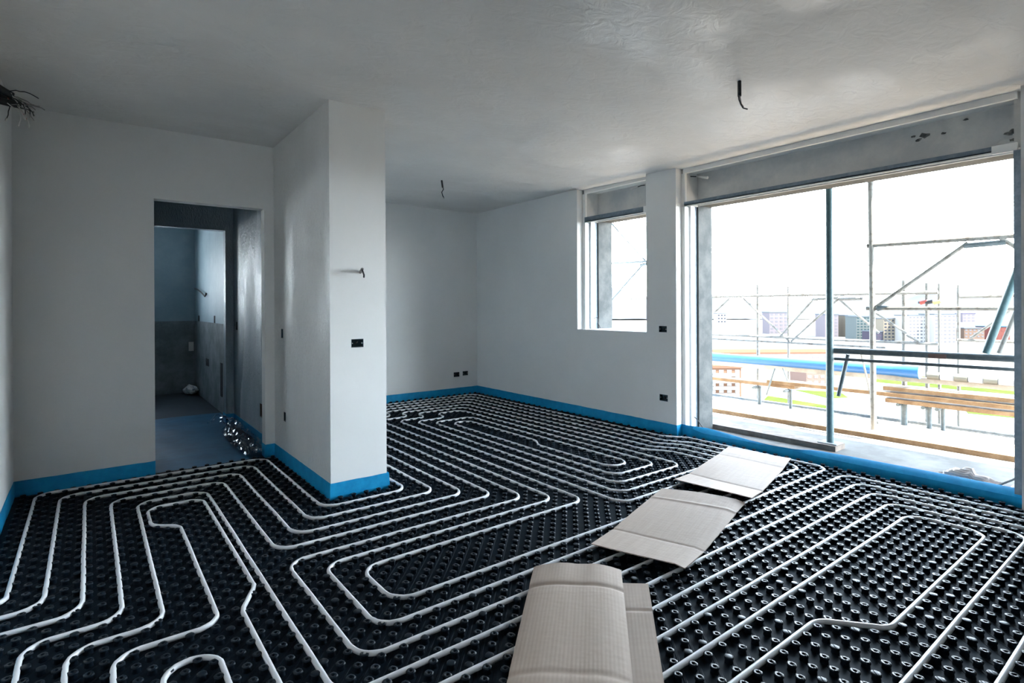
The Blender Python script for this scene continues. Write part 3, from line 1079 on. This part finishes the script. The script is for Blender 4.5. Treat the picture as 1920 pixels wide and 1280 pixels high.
# crumpled white bag on the washroom floor
bm = bmesh.new()
bmesh.ops.create_icosphere(bm, subdivisions=4, radius=1.0)
for v in bm.verts:
    d = 1 + 0.16 * math.sin(5 * v.co.x + 3 * v.co.z) * math.sin(4 * v.co.y + 1) + random.uniform(-0.05, 0.05)
    v.co = Vector((v.co.x * 0.095 * d, v.co.y * 0.12 * d, max(-0.05, v.co.z * 0.075 * d)))
me = bpy.data.meshes.new('bag'); bm.to_mesh(me); bm.free(); me.materials.append(M_WHITEBAG)
o = bpy.data.objects.new('bag', me); COL.objects.link(o); o.location = (1.25, 9.0, 0.062)
tag(o, 'small crumpled white bag on the washroom floor', 'bag')


# ================================================================== loose wires
def corrugated(mb_, p, q, r, n=16):
    p, q = Vector(p), Vector(q)
    pts, rr = [], []
    for i in range(n * 2 + 1):
        pts.append(p.lerp(q, i / (2 * n))); rr.append(r if i % 2 == 0 else r * 0.84)
    mb_.tube(pts, rr, n=10)


def hanging(name, label, top, bottom, r, wires, whites=()):
    e = empty(name, top)
    b = MB(); corrugated(b, top, bottom, r); b.build('conduit', M_BLACK, e, smooth=True)
    for w_, mt, rad in wires:
        b = MB(); b.tube(w_, rad, n=6); wire = b.build('wire', mt, e, smooth=True)
    for c, rad in whites:
        b = MB(); b.tube([Vector(c) - Vector((0, 0, rad)), Vector(c) + Vector((0, 0, rad))], [rad * 0.7, rad], n=8); b.build('connector', M_WIREW, wire, smooth=True)
    return tag(e, label, 'hanging wires', 'wires left for ceiling lamps')


P0 = Vector((3.335, 1.757, ceil_z(3.335, 1.757) + 0.01))
d_ = RT * 1.0
hanging('ceiling_wire', 'black conduit with a curled wire hanging from the ceiling near the wide window', P0, P0 + Vector((0, 0, -0.105)), 0.012,
        [([P0 + Vector((0, 0, -0.09)) - d_ * 0.006, P0 + Vector((0, 0, -0.125)) - d_ * 0.003, P0 + Vector((0, 0, -0.155)) + d_ * 0.008, P0 + Vector((0, 0, -0.178)) + d_ * 0.022, P0 + Vector((0, 0, -0.186)) + d_ * 0.05], M_BLACK, 0.0042),
         ([P0 + Vector((0, 0, -0.09)) + d_ * 0.004, P0 + Vector((0, 0, -0.115)) + d_ * 0.004, P0 + Vector((0.004, 0, -0.150)) + d_ * 0.009, P0 + Vector((0, 0, -0.172)) + d_ * 0.026], M_WIREG, 0.003)])
P1 = Vector((3.205, 5.007, H + 0.01))
hanging('ceiling_wire', 'short conduit with a limp wire hanging from the ceiling deeper in the room', P1, P1 + Vector((0, 0, -0.09)) + d_ * 0.012, 0.011,
        [([P1 + Vector((0, 0, -0.07)) + d_ * 0.012, P1 + Vector((0, 0, -0.11)) + d_ * 0.020, P1 + Vector((0, 0, -0.14)) + d_ * 0.002, P1 + Vector((0, 0, -0.175)) + d_ * 0.010, P1 + Vector((0, 0, -0.20)) + d_ * 0.022], M_BLACK, 0.005)],
        [(P1 + Vector((0, 0, -0.208)) + d_ * 0.024, 0.008)])
# wall lamp wire on the column
e = empty('wall_wire', (1.545, YF, 1.545))
b = MB()
corrugated(b, (1.552, YF + 0.01, 1.540), (1.538, YF - 0.060, 1.562), 0.0105)
b.build('conduit', M_WIREG, e, smooth=True)
b = MB()
b.tube([(1.537, YF - 0.055, 1.560), (1.536, YF - 0.072, 1.545), (1.546, YF - 0.070, 1.522), (1.552, YF - 0.055, 1.506)], 0.006, n=8)
b.build('wire', M_BLACK, e, smooth=True)
tag(e, 'wire stub in grey conduit sticking out of the front of the column', 'wire stub')
# bundle at the left wall
e = empty('wire_bundle', (XL, 4.15, 2.53))
b = MB()
b.tube([(XL - 0.02, 4.10, 2.60), (-0.40, 4.11, 2.57), (-0.37, 4.13, 2.56)], 0.022, n=10)
b.tube([(XL - 0.02, 4.12, 2.52), (-0.38, 4.13, 2.515), (-0.33, 4.14, 2.515)], 0.020, n=10)
b.tube([(XL - 0.02, 4.14, 2.56), (-0.40, 4.15, 2.545), (-0.345, 4.16, 2.535)], 0.016, n=10)
b.build('conduit', M_BLACK, e, smooth=True)
rs = random.Random(5)
for k in range(16):
    p = Vector((-0.39, 4.12 + rs.uniform(-0.02, 0.03), 2.53 + rs.uniform(-0.03, 0.05)))
    pts = [p]
    dr = Vector((rs.uniform(0.5, 1.0), rs.uniform(-0.25, 0.25), rs.uniform(-0.55, 0.35)))
    for s_ in range(7):
        dr += Vector((rs.uniform(-0.4, 0.3), rs.uniform(-0.3, 0.3), rs.uniform(-0.55, 0.3)))
        dr.normalize()
        pts.append(pts[-1] + dr * rs.uniform(0.016, 0.030))
    b = MB(); b.tube(pts, 0.0028, n=6)
    wire = b.build('wire', (M_BLACK, M_WIREG, M_BLACK, M_WIREW, M_WIRER, M_WIREG)[k % 6], e, smooth=True)
    if k % 3 == 0:
        b = MB(); b.tube([pts[-1], pts[-1] + dr * 0.016], [0.006, 0.005], n=8); b.build('connector', M_WIREW, wire, smooth=True)
tag(e, 'tangled bundle of dark wires spilling out high on the left wall', 'wire bundle')
# wires in the shutter boxes
for (pa, pb, pc, lb) in (((1284, 332), (1306, 331), (1327, 333), 'short wire with a white connector in the wide window shutter box'),
                         ((1209, 347), (1196, 350), (1183, 355), 'short wire with a white connector in the small window shutter box')):
    A_, B_, C2 = at(*pa, X=XG + 0.10), at(*pb, X=XG + 0.10), at(*pc, X=XG + 0.10)
    e = empty('box_wire', A_)
    b = MB(); b.tube([A_, A_.lerp(B_, 0.5) + Vector((0, 0, 0.004)), B_], 0.0055, n=8); wire = b.build('wire', M_BLACK, e, smooth=True)
    b = MB(); b.tube([B_, B_.lerp(C2, 0.6), C2], [0.006, 0.010, 0.013], n=8); b.build('connector', M_WIREW, wire, smooth=True)
    tag(e, lb, 'wire', 'wires in the shutter boxes')
b = MB()
b.tube([(5.03, 3.128, 0.17), (5.04, 3.10, 0.15), (5.07, 3.075, 0.09), (5.10, 3.06, 0.045), (5.16, 3.05, 0.012)], 0.005, n=8)
tag(b.build('jamb_cable', M_BLACK, smooth=True), 'thin black cable hanging at the foot of the wide window jamb', 'cable')
b = MB()
b.tube([(5.03, 4.44, 1.15), (5.05, 4.405, 1.165), (5.07, 4.41, 1.10), (5.10, 4.40, 1.03)], 0.005, n=8)
tag(b.build('jamb_cable', M_BLACK, smooth=True), 'thin black cable hanging at the foot of the small window jamb', 'cable')


# ================================================================== things on the terrace
def board(name, x0, x1, y0, y1, z0, z1, material, label, cat='plank', group=None, rot=0.0, n=24, wob=0.004):
    """sawn board with slightly uneven edges, long axis along y"""
    b = MB()
    V = []
    for i in range(n + 1):
        y = y0 + (y1 - y0) * i / n
        dx = rot * (y - (y0 + y1) / 2)
        r_ = lambda: random.uniform(-wob, wob)
        V += [(x0 + dx + r_() * 0.6, y, z0), (x1 + dx + r_() * 0.6, y, z0), (x1 + dx + r_() * 0.6, y, z1 + r_() * 0.4), (x0 + dx + r_() * 0.6, y, z1 + r_() * 0.4)]
    Fs = [(3, 2, 1, 0), tuple(n * 4 + k for k in range(4))]
    for i in range(n):
        for k in range(4):
            a, c = i * 4 + k, i * 4 + (k + 1) % 4
            Fs.append((a, c, c + 4, a + 4))
    b.add(V, Fs)
    o = b.build(name, material)
    return tag(o, label, cat, group)


board('timber_plank', 5.395, 5.60, 2.005, 4.3, 0.0, 0.048, M_WOODD, 'dark weathered plank under the foot of the steel prop')
e = empty('steel_prop', (5.50, 2.085, 0.05))
b = MB(); b.tube([(5.50, 2.085, 0.055), (5.50, 2.085, 2.86)], 0.029, n=16); b.build('post', M_TEAL, e, smooth=True)
b = MB(); b.box(5.43, 5.57, 2.01, 2.16, 0.049, 0.057); b.build('base_plate', M_CONCL, e)
b = MB(); b.tube([(5.50, 2.085, 2.02), (5.47, 2.13, 2.025), (5.46, 2.15, 2.01)], 0.005, n=6); b.build('pin', M_DKSTEEL, e)
tag(e, 'teal grey steel prop standing on the dark plank outside the wide window', 'prop')
e = empty('guard_rail', (5.50, 1.3, 0.9))
b = MB(); b.tube([(5.53, 2.06, 0.886), (5.53, 0.2, 0.908)], 0.026, n=12); b.build('upper_tube', M_DKSTEEL, e, smooth=True)
b = MB(); b.tube([(5.53, 2.06, 0.812), (5.53, 0.2, 0.826)], 0.0135, n=10); b.build('lower_tube', M_DKSTEEL, e, smooth=True)
b = MB(); b.tube([at(1590, 664, X=5.56), at(1572, 742, X=5.56)], 0.017, n=10); b.build('brace', M_DKSTEEL, e, smooth=True)
b = MB(); b.box(5.500, 5.506, 1.28, 1.39, 0.872, 0.905); b.build('sticker', mat('faded_sticker', (0.12, 0.07, 0.06), 0.7), e)
tag(e, 'dark double tube rail fixed to the steel prop', 'guard rail')
for k, (a_, c_, r_, lb) in enumerate((((1912, 497), (1848, 662), 0.026, 'thick dark teal brace leaning near the right edge of the window'),
                                      ((1921, 548), (1873, 662), 0.016, 'thin weathered brace leaning behind the thick teal one'))):
    b = MB(); b.tube([at(*a_, X=5.62 + 0.2 * k), at(*c_, X=5.62 + 0.2 * k)], r_, n=12)
    tag(b.build('scaffold_brace', (M_TEAL, M_RUST)[k], smooth=True), lb, 'brace')

# scaffold deck with its two edge boards
board('timber_plank', 6.22, 6.265, 0.2, 5.2, 0.0, 0.045, M_WOOD, 'long brown edge board along the near side of the scaffold deck', wob=0.003)
b = MB()
for k in range(4):
    x0 = 6.275 + k * 0.215
    b.box(x0, x0 + 0.208, -1.0, 9.0, 0.002, 0.036)
tag(b.build('scaffold_deck', M_WOODL), 'sunlit pale scaffold deck lying outside the window', 'deck')
b = MB(); b.box(7.14, 7.20, -1.0, 9.0, 0.002, 0.055); b.box(7.14, 7.16, -1.0, 9.0, 0.05, 0.07)
tag(b.build('deck_edge_channel', M_STEEL), 'grey metal channel along the outer edge of the scaffold deck', 'channel')

# bag and clear sheet at the threshold
bm = bmesh.new()
bmesh.ops.create_icosphere(bm, subdivisions=5, radius=1.0)
for v in bm.verts:
    c = v.co.copy()
    d = 1 + 0.22 * math.sin(4.2 * c.y + 2.1 * c.z + 0.5) * math.cos(3.3 * c.x) + 0.10 * math.sin(11 * c.y + 6 * c.x) + 0.05 * math.sin(23 * c.x + 19 * c.z)
    prof = 1.0 if c.y > -0.1 else 0.62
    v.co = Vector((c.x * 0.085 * d, c.y * 0.185 * d, max(-0.035, c.z * 0.085 * d * prof)))
me = bpy.data.meshes.new('crumpled_bag'); bm.to_mesh(me); bm.free(); me.materials.append(M_BAG)
for p in me.polygons: p.use_smooth = True
o = bpy.data.objects.new('crumpled_bag', me); COL.objects.link(o); o.location = (5.13, 1.07, 0.035)
tag(o, 'crumpled beige bag lying behind the blue strip at the wide opening', 'bag')
rs = random.Random(21)
V = []
for j in range(12):
    for i in range(10):
        V.append((5.00 + i * 0.02 + rs.uniform(-.005, .005), 0.79 + j * 0.0075 + rs.uniform(-.004, .004), 0.035 + 0.05 * math.sin(j * 0.28) * math.sin(i * 0.33) + rs.uniform(-.006, .006)))
b = MB(); b.add(V, [(j * 10 + i, j * 10 + i + 1, (j + 1) * 10 + i + 1, (j + 1) * 10 + i) for j in range(11) for i in range(9)])
tag(b.build('plastic_sheet', mat('milky_plastic', (0.5, 0.5, 0.5), 0.3)), 'milky plastic scrap at the right end of the wide opening', 'plastic sheet')
b = MB(); b.tube([(4.97, 0.90, 0.085), (5.00, 0.84, 0.13), (5.02, 0.79, 0.17)], 0.007, n=8)
tag(b.build('metal_rod', M_WIREG, smooth=True), 'thin grey rod leaning in the right corner of the wide opening', 'rod')

# scaffold: inner standard with triangular frame
XS = 6.5
e = empty('scaffold', (XS, 2.08, 0.036))
b = MB(); b.tube([(XS, 2.075, 0.036), (XS, 2.10, 3.6)], 0.026, n=12); b.build('standard', M_RUST, e, smooth=True)
b = MB(); b.tube([at(1626, 461, X=XS), at(1960, 438, X=XS)], 0.021, n=10); b.build('upper_rail', M_RUST, e, smooth=True)
b = MB(); b.tube([at(1625, 578, X=XS), at(1960, 578, X=XS)], 0.019, n=10); b.build('lower_rail', M_RUST, e, smooth=True)
b = MB(); b.tube([at(1640, 577, X=XS), at(1815, 455, X=XS)], 0.017, n=10); b.build('brace', M_RUST, e, smooth=True)
b = MB(); b.tube([at(1808, 461, X=XS), at(1886, 454, X=XS)], 0.024, n=8); b.build('gusset', M_DKSTEEL, e, smooth=True)
b = MB(); b.tube([at(1876, 446, X=XS), at(1925, 476, X=XS)], 0.017, n=10); b.build('short_brace', M_RUST, e, smooth=True)
b = MB(); b.tube([at(1645, 578, X=XS), at(1668, 575, X=XS)], [0.03, 0.012], n=8); b.build('coupling', M_DKSTEEL, e, smooth=True)
tag(e, 'weathered scaffold standard with two rails and a diagonal, behind the steel prop', 'scaffold')
# same kind of frame seen through the small window
e = empty('scaffold', (XS, 4.75, 0.036))
b = MB(); b.tube([at(1216, 491, X=XS) * 1.0, Vector((XS, at(1216, 491, X=XS).y, 3.6))], 0.02, n=10); b.tube([Vector((XS, at(1216, 491, X=XS).y, 0.036)), at(1216, 491, X=XS)], 0.02, n=10); b.build('standard', M_DKSTEEL, e, smooth=True)
b = MB(); b.tube([at(1120, 495, X=XS), at(1216, 490, X=XS)], 0.015, n=8); b.build('rail', M_DKSTEEL, e, smooth=True)
b = MB(); b.tube([at(1141, 413, X=XS), at(1212, 491, X=XS)], 0.013, n=8); b.build('brace', M_DKSTEEL, e, smooth=True)
b = MB(); b.tube([at(1143, 566, X=XS), at(1207, 494, X=XS)], 0.013, n=8); b.build('brace', M_DKSTEEL, e, smooth=True)
b = MB(); b.tube([at(1201, 497, X=XS), at(1216, 494, X=XS)], 0.02, n=8); b.build('coupling', M_DKSTEEL, e, smooth=True)
tag(e, 'thin scaffold frame with crossing braces seen through the small window', 'scaffold')

# outer guard rails with their standards, one thing per standard
XQ = 7.25
e = empty('outer_guard_rail', (XQ, 3.0, 1.43))
b = MB(); b.tube([(XQ, 9.0, 1.43), (XQ, 1.75, 1.425)], 0.020, n=8); b.build('upper_tube', M_RUST, e, smooth=True)
b = MB(); b.tube([(XQ, 9.0, 0.90), (XQ, 1.75, 0.885)], 0.016, n=8); b.build('lower_tube', M_RUST, e, smooth=True)
b = MB(); b.tube([(XQ, 9.0, 0.84), (XQ, 2.2, 0.82)], 0.012, n=8); b.build('bottom_tube', M_RUST, e, smooth=True)
for a_, c_ in (((1463, 630), (1527, 559)), ((1483, 640), (1572, 560)), ((1572, 560), (1648, 624)), ((1393, 559), (1480, 640)), ((1368, 559), (1340, 585)), ((1700, 625), (1640, 585)), ((1722, 640), (1700, 628))):
    b = MB(); b.tube([at(*a_, X=XQ), at(*c_, X=XQ)], 0.012, n=8); b.build('brace', M_RUST, e, smooth=True)
for a_, c_ in (((1522, 562), (1572, 558)), ((1575, 561), (1618, 560))):
    b = MB(); b.tube([at(*a_, X=XQ), at(*c_, X=XQ)], 0.016, n=8); b.build('gusset', M_RUST, e, smooth=True)
tag(e, 'pale scaffold guard rail with diagonal braces on the outer side of the deck', 'guard rail')
e = empty('outer_guard_rail', (XQ, 1.0, 1.40))
b = MB(); b.tube([at(1799, 556, X=XQ), (XQ, 0.2, 1.39)], 0.018, n=8); b.build('upper_tube', M_RUST, e, smooth=True)
b = MB(); b.tube([at(1795, 637, X=XQ), (XQ, 0.2, 0.93)], 0.014, n=8); b.build('lower_tube', M_RUST, e, smooth=True)
b = MB(); b.tube([at(1820, 634, X=XQ), at(1895, 582, X=XQ)], 0.012, n=8); b.build('brace', M_RUST, e, smooth=True)
tag(e, 'second pale scaffold guard rail at the right, past the coloured couplers', 'guard rail')
for px, ytop, lb, rad in ((1421, 533, 'outer scaffold standard farthest to the left in the wide opening', 0.020), (1478, 537, 'outer scaffold standard second from the left in the wide opening', 0.014),
                          (1695, 525, 'outer scaffold standard right of the inner weathered one', 0.024), (1738, 530, 'outer scaffold standard carrying the left coupler', 0.018),
                          (1761, 531, 'outer scaffold standard carrying the right coupler', 0.014), (1797, 534, 'outer scaffold standard at the start of the right guard rail', 0.014)):
    p = at(px, ytop, X=XQ + 0.04)
    b = MB(); b.tube([(p.x, p.y, -1.2), (p.x, p.y, p.z)], rad, n=10)
    tag(b.build('scaffold_standard', M_RUST, smooth=True), lb, 'scaffold standard', 'outer scaffold standards')
e = empty('tube_coupler', at(1745, 566, X=XQ))
for (px, mt_) in ((1732, M_WIRER), (1743, M_BLACK), (1757, mat('yellowed_steel', (0.35, 0.22, 0.08), 0.6))):
    p = at(px, 566, X=XQ - 0.01)
    b = MB(); b.tube([p + Vector((0, 0.03, -0.01)), p + Vector((0, -0.03, 0.008))], [0.022, 0.018], n=10); b.build('clamp', mt_, e)
b = MB(); b.tube([at(1722, 567, X=XQ), at(1766, 566, X=XQ)], 0.014, n=8); b.build('bolt', M_DKSTEEL, e)
tag(e, 'cluster of dark and yellow scaffold couplers joining two standards', 'coupler')

# ledgers, blue pipe and plank stack on the outer side
XB = 7.0
b = MB(); b.bar((XB + 0.06, 8.0, 0.505), (XB + 0.06, 0.2, 0.520), 0.05, 0.055)
tag(b.build('ledger_beam', M_WOODL), 'pale beam carrying the blue pipe outside the window', 'beam')
e = empty('blue_pipe', (XB, 3.0, 0.55))
b = MB(); b.tube([(XB, 8.0, 0.597), (XB, 3.0, 0.597), (XB, 2.02, 0.600)], 0.056, n=18); b.build('tube', M_BLUEPIPE, e, smooth=True)
b = MB(); b.tube([(XB, 2.04, 0.600), (XB, 1.97, 0.602), (XB, 1.86, 0.602), (XB, 1.835, 0.602), (XB, 1.84, 0.602)], [0.057, 0.064, 0.066, 0.070, 0.05], n=18); b.build('end_socket', M_BLUEPIPE, e, smooth=True)
tag(e, 'long bright blue plastic pipe lying on the beam outside the window', 'pipe')
b = MB()
ys_ = np.linspace(1.78, 0.3, 15)
for k in range(14):
    b.tube([(XB + 0.02, ys_[k], 0.575), (XB + 0.02, ys_[k + 1] + 0.01, 0.575)], 0.038, n=12, mi=k % 2)  # white tube; shadows falling across it are painted as grey bands
tag(b.build('shadow_banded_hose', [mat('hose_shadow_grey', (0.13, 0.13, 0.11), 0.7), mat('hose_white', (0.5, 0.5, 0.52), 0.6)], smooth=True), 'white hose with painted grey shadow bands lying to the right of the blue pipe', 'hose')
board('timber_plank', 6.90, 7.10, 0.1, 2.12, 0.395, 0.435, M_WOOD, 'top plank of the stack on the scaffold bracket', group='planks stacked on the scaffold bracket')
board('timber_plank', 6.88, 7.08, 0.1, 3.3, 0.335, 0.375, M_WOOD, 'middle plank of the stack on the scaffold bracket', group='planks stacked on the scaffold bracket')
board('timber_plank', 6.90, 7.09, 0.1, 2.10, 0.270, 0.310, M_WOOD, 'lowest plank of the stack on the scaffold bracket', group='planks stacked on the scaffold bracket')
board('timber_plank', 6.92, 7.10, 3.0, 8.0, 0.290, 0.330, M_WOOD, 'long plank on the bracket beyond the left end of the stack', group='planks stacked on the scaffold bracket')
for px, py0, py1, rad, lb in ((1695, 752, 800, 0.03, 'bracket post left under the plank stack'), (1742, 752, 800, 0.022, 'bracket post in the middle under the plank stack'),
                              (1768, 756, 800, 0.018, 'bracket post right under the plank stack'), (1424, 720, 760, 0.022, 'bracket post under the long left plank'),
                              (1482, 722, 760, 0.018, 'second bracket post under the long left plank')):
    p, q = at(px, py0, X=7.02), at(px, py1, X=7.02)
    b = MB(); b.tube([(p.x, p.y, 0.036), (p.x, p.y, 0.268)], rad, n=10)
    b.tube([(p.x - 0.12, p.y + 0.02, 0.255), (p.x + 0.1, p.y + 0.02, 0.255)], 0.018, n=8)
    tag(b.build('bracket_post', M_DKSTEEL, smooth=True), lb, 'bracket post', 'bracket posts on the scaffold deck')
for a_, c_, lb in (((1453, 690), (1437, 740), 'left one of two thin struts below the blue pipe'), ((1468, 690), (1477, 714), 'right one of two thin struts below the blue pipe'),
                   ((1615, 664), (1634, 722), 'pale strut leaning behind the steel prop')):
    b = MB(); b.tube([at(*a_, X=6.86), at(*c_, X=6.86) if lb[0] != 'p' else Vector((6.86, at(*c_, X=6.86).y - 0.05, 0.036))], 0.010, n=8)
    tag(b.build('thin_strut', M_DKSTEEL if lb[0] != 'p' else M_RUST, smooth=True), lb, 'strut')

# ================================================================== city beyond
GZ = -34.0
M_GROUND = mat('pale_ground', (0.085, 0.083, 0.078), 0.95, spec=0.0, col2=(0.1008, 0.0987, 0.0924), nscale=0.02)
M_GRASS = mat('lawn', (0.020, 0.036, 0.007), 0.95, spec=0.0, col2=(0.032, 0.050, 0.012), nscale=0.12)
M_ROAD = mat('asphalt', (0.0420, 0.0441, 0.0483), 0.9, spec=0.0)
M_HILL = mat('hazy_hill', (0.030, 0.036, 0.043), 1.0, spec=0.0, col2=(0.040, 0.045, 0.050), nscale=0.004, noise=(0.45, 0.55))
b = MB(); b.add([(8, -800, GZ), (2500, -800, GZ), (2500, 2500, GZ), (8, 2500, GZ)], [(0, 1, 2, 3)])
struct(b.build('ground', M_GROUND), 'pale city ground far below the scaffold', 'ground')


def ground_at(px, py):
    v = FW + (px - CX) / F_PX * RT - (py - CY) / F_PX * UP
    t = (GZ - CAM_Z) / v.z
    return Vector((0, 0, CAM_Z)) + v * t


def patch(name, pts, z, material, label, cat):
    q = [ground_at(*p) for p in pts]
    b = MB()
    n_ = len(q)
    b.add([Vector((p.x, p.y, GZ + z)) for p in q] + [Vector((p.x, p.y, GZ - 0.3)) for p in q], [tuple(range(n_))] + [(k, k + n_, (k + 1) % n_ + n_, (k + 1) % n_) for k in range(n_)])
    return struct(b.build(name, material), label, cat)


patch('lawn_1', [(1440, 742), (1560, 762), (1540, 775), (1430, 752)], 0.12, M_GRASS, 'lawn strip below the deck at the left of the opening', 'lawn')
patch('lawn_2', [(1490, 731), (1575, 735), (1590, 745), (1555, 747)], 0.12, M_GRASS, 'green lawn beyond the steel prop', 'lawn')
patch('lawn_3', [(1640, 702), (1740, 706), (1930, 728), (1930, 742), (1700, 722), (1640, 716)], 0.12, M_GRASS, 'lawn band below the blue pipe', 'lawn')
patch('lawn_4', [(1810, 768), (1930, 778), (1930, 786), (1815, 775)], 0.12, M_GRASS, 'lawn stripe below the plank stack', 'lawn')
patch('road_1', [(1575, 748), (1700, 740), (1720, 752), (1590, 764)], 0.1, M_ROAD, 'grey road bend below the deck', 'road')
patch('road_2', [(1826, 797), (1890, 792), (1935, 800), (1935, 812), (1900, 810)], 0.1, M_ROAD, 'dark road corner at the lower right of the opening', 'road')


def building(label, px0, px1, ytop, ybase, wallm, roofm, bays, floors, glass, name='apartment_block', depth=16, balcony=None):
    a = ground_at((px0 + px1) / 2, ybase)
    dist = (a - Vector((0, 0, CAM_Z))).dot(FW)
    A, B = at(px0, ybase, d=dist), at(px1, ybase, d=dist)
    top = at(px0, ytop, d=dist).z
    wdt = abs((B - A).dot(RT))
    h_ = top - GZ
    e = empty(name, ((A + B) / 2).to_tuple()[:2] + (GZ,))
    rx = Vector((RT.x, RT.y, 0)).normalized()
    fy = Vector((FW.x, FW.y, 0)).normalized()
    A = Vector((A.x, A.y, GZ))

    def bx(mb_, u0, u1, d0, d1, z0, z1):
        vs_ = [A + rx * u + fy * d + Vector((0, 0, z)) for z in (z0, z1) for (u, d) in ((u0, d0), (u1, d0), (u1, d1), (u0, d1))]
        mb_.add(vs_, [(0, 3, 2, 1), (4, 5, 6, 7), (0, 1, 5, 4), (1, 2, 6, 5), (2, 3, 7, 6), (3, 0, 4, 7)])
    b = MB(); bx(b, 0, wdt, 0, depth, 0, h_); b.build('walls', wallm, e)
    b = MB(); bx(b, -0.4, wdt + 0.4, -0.4, depth + 0.4, h_, h_ + 0.9); b.build('roof', roofm, e)
    for i in range(bays):
        for j in range(floors):
            if bays * floors > 60:
                break
            u = wdt * (i + 0.22) / bays
            z = h_ * (j + 0.3) / floors
            b = MB(); bx(b, u, u + wdt * 0.56 / bays, -0.12, 0.05, z, z + h_ * 0.45 / floors); b.build('window', glass, e)
    if balcony:
        for j in range(1, floors):
            b = MB(); bx(b, wdt * 0.1, wdt * 0.9, -1.2, 0, h_ * j / floors - 0.5, h_ * j / floors + 0.6); b.build('balcony', balcony, e)
    tag(e, label, 'building', 'apartment buildings of the city below')
    return e


def flat(name, c):
    return mat(name, c, 0.9, spec=0.0)


MW = flat('pale_render', (0.1092, 0.1050, 0.1008)); MLI = flat('lilac_render', (0.0528, 0.0469, 0.0517)); MBE = flat('beige_render', (0.0600, 0.0518, 0.0411))
MRE = flat('red_render', (0.0441, 0.0170, 0.0145)); MOR = flat('orange_brick', (0.0563, 0.0314, 0.0209)); MTE = flat('teal_render', (0.0326, 0.0373, 0.0373))
MROOF = flat('grey_roof', (0.0331, 0.0378, 0.0425)); MROOFR = flat('tile_roof', (0.0559, 0.0288, 0.0194)); MGL = flat('dark_window', (0.0153, 0.0175, 0.0224)); MGL2 = flat('teal_window', (0.0116, 0.0199, 0.0222))
MGL3 = flat('pale_window', (0.0413, 0.0413, 0.0449))
building('lilac block of flats, the leftmost tower of the skyline', 1443, 1478, 586, 626, MLI, MROOF, 4, 6, MGL3)
building('small pale block beside the outer scaffold standard at left', 1345, 1362, 588, 606, MW, MROOF, 3, 3, MGL)
building('lilac tower just left of the steel prop', 1547, 1572, 590, 632, MLI, MROOF, 3, 7, MGL3)
building('narrow beige tower just right of the steel prop', 1590, 1606, 592, 632, MBE, MROOF, 2, 8, MGL)
building('teal tower with dark window columns between prop and standard', 1606, 1632, 594, 636, MTE, MROOF, 4, 8, MGL2)
building('beige brown tower right of the inner scaffold standard', 1657, 1692, 598, 641, MBE, MROOF, 5, 7, MGL)
building('low dark block at the foot of the beige brown tower', 1640, 1656, 622, 641, flat('dark_render', (0.0190, 0.0167, 0.0226)), MROOF, 2, 3, MGL)
building('broad white tower right of the beige brown one', 1704, 1738, 592, 643, MW, MROOF, 5, 8, MGL3)
building('second white tower behind the outer standards', 1752, 1793, 590, 644, MW, MROOF, 5, 8, MGL3)
building('small violet roofed block high on the right of the skyline', 1805, 1829, 588, 604, MLI, flat('violet_roof', (0.0265, 0.0241, 0.0407)), 3, 3, MGL3)
building('red brown block of flats at the right of the skyline', 1808, 1846, 616, 640, flat('brown_render', (0.0465, 0.0323, 0.0252)), MROOF, 5, 4, MGL3)
building('red walled building behind the leaning braces', 1858, 1894, 613, 637, MRE, flat('blue_roof', (0.0147, 0.0312, 0.0454)), 4, 2, MRE)
building('orange brick house with white balconies low at the left of the opening', 1330, 1390, 690, 752, MOR, MROOFR, 4, 5, MW, depth=14, balcony=MW)
building('long building with an orange tiled roof below the scaffold rail', 1300, 1590, 664, 688, MW, MROOFR, 12, 2, MLI, depth=22)
building('low pink building behind the ledger beam', 1512, 1560, 690, 722, flat('pink_render', (0.0638, 0.0425, 0.0354)), MROOF, 4, 3, MW, depth=12)
# hazy hills
b = MB()
rs = random.Random(4)
nxh, nyh = 90, 10
V = []
for j in range(nyh):
    for i in range(nxh):
        px = 1050 + 1000 * i / (nxh - 1)
        dd = 1300 + 120 * j
        ridge = 571 - (14 + 13 * math.sin(i * 0.11 + 0.6) + 7 * math.sin(i * 0.31) + 3 * math.sin(i * 0.83)) * math.sin(math.pi * min(1, (j + 0.001) / 6)) if j < 7 else 590
        if j == 0:
            ridge = 598
        V.append(at(px, ridge + rs.uniform(-0.8, 0.8), d=dd))
b.add(V, [(j * nxh + i, j * nxh + i + 1, (j + 1) * nxh + i + 1, (j + 1) * nxh + i) for j in range(nyh - 1) for i in range(nxh - 1)])
struct(b.build('hills', M_HILL, smooth=True), 'hazy hills on the horizon beyond the city', 'hills')
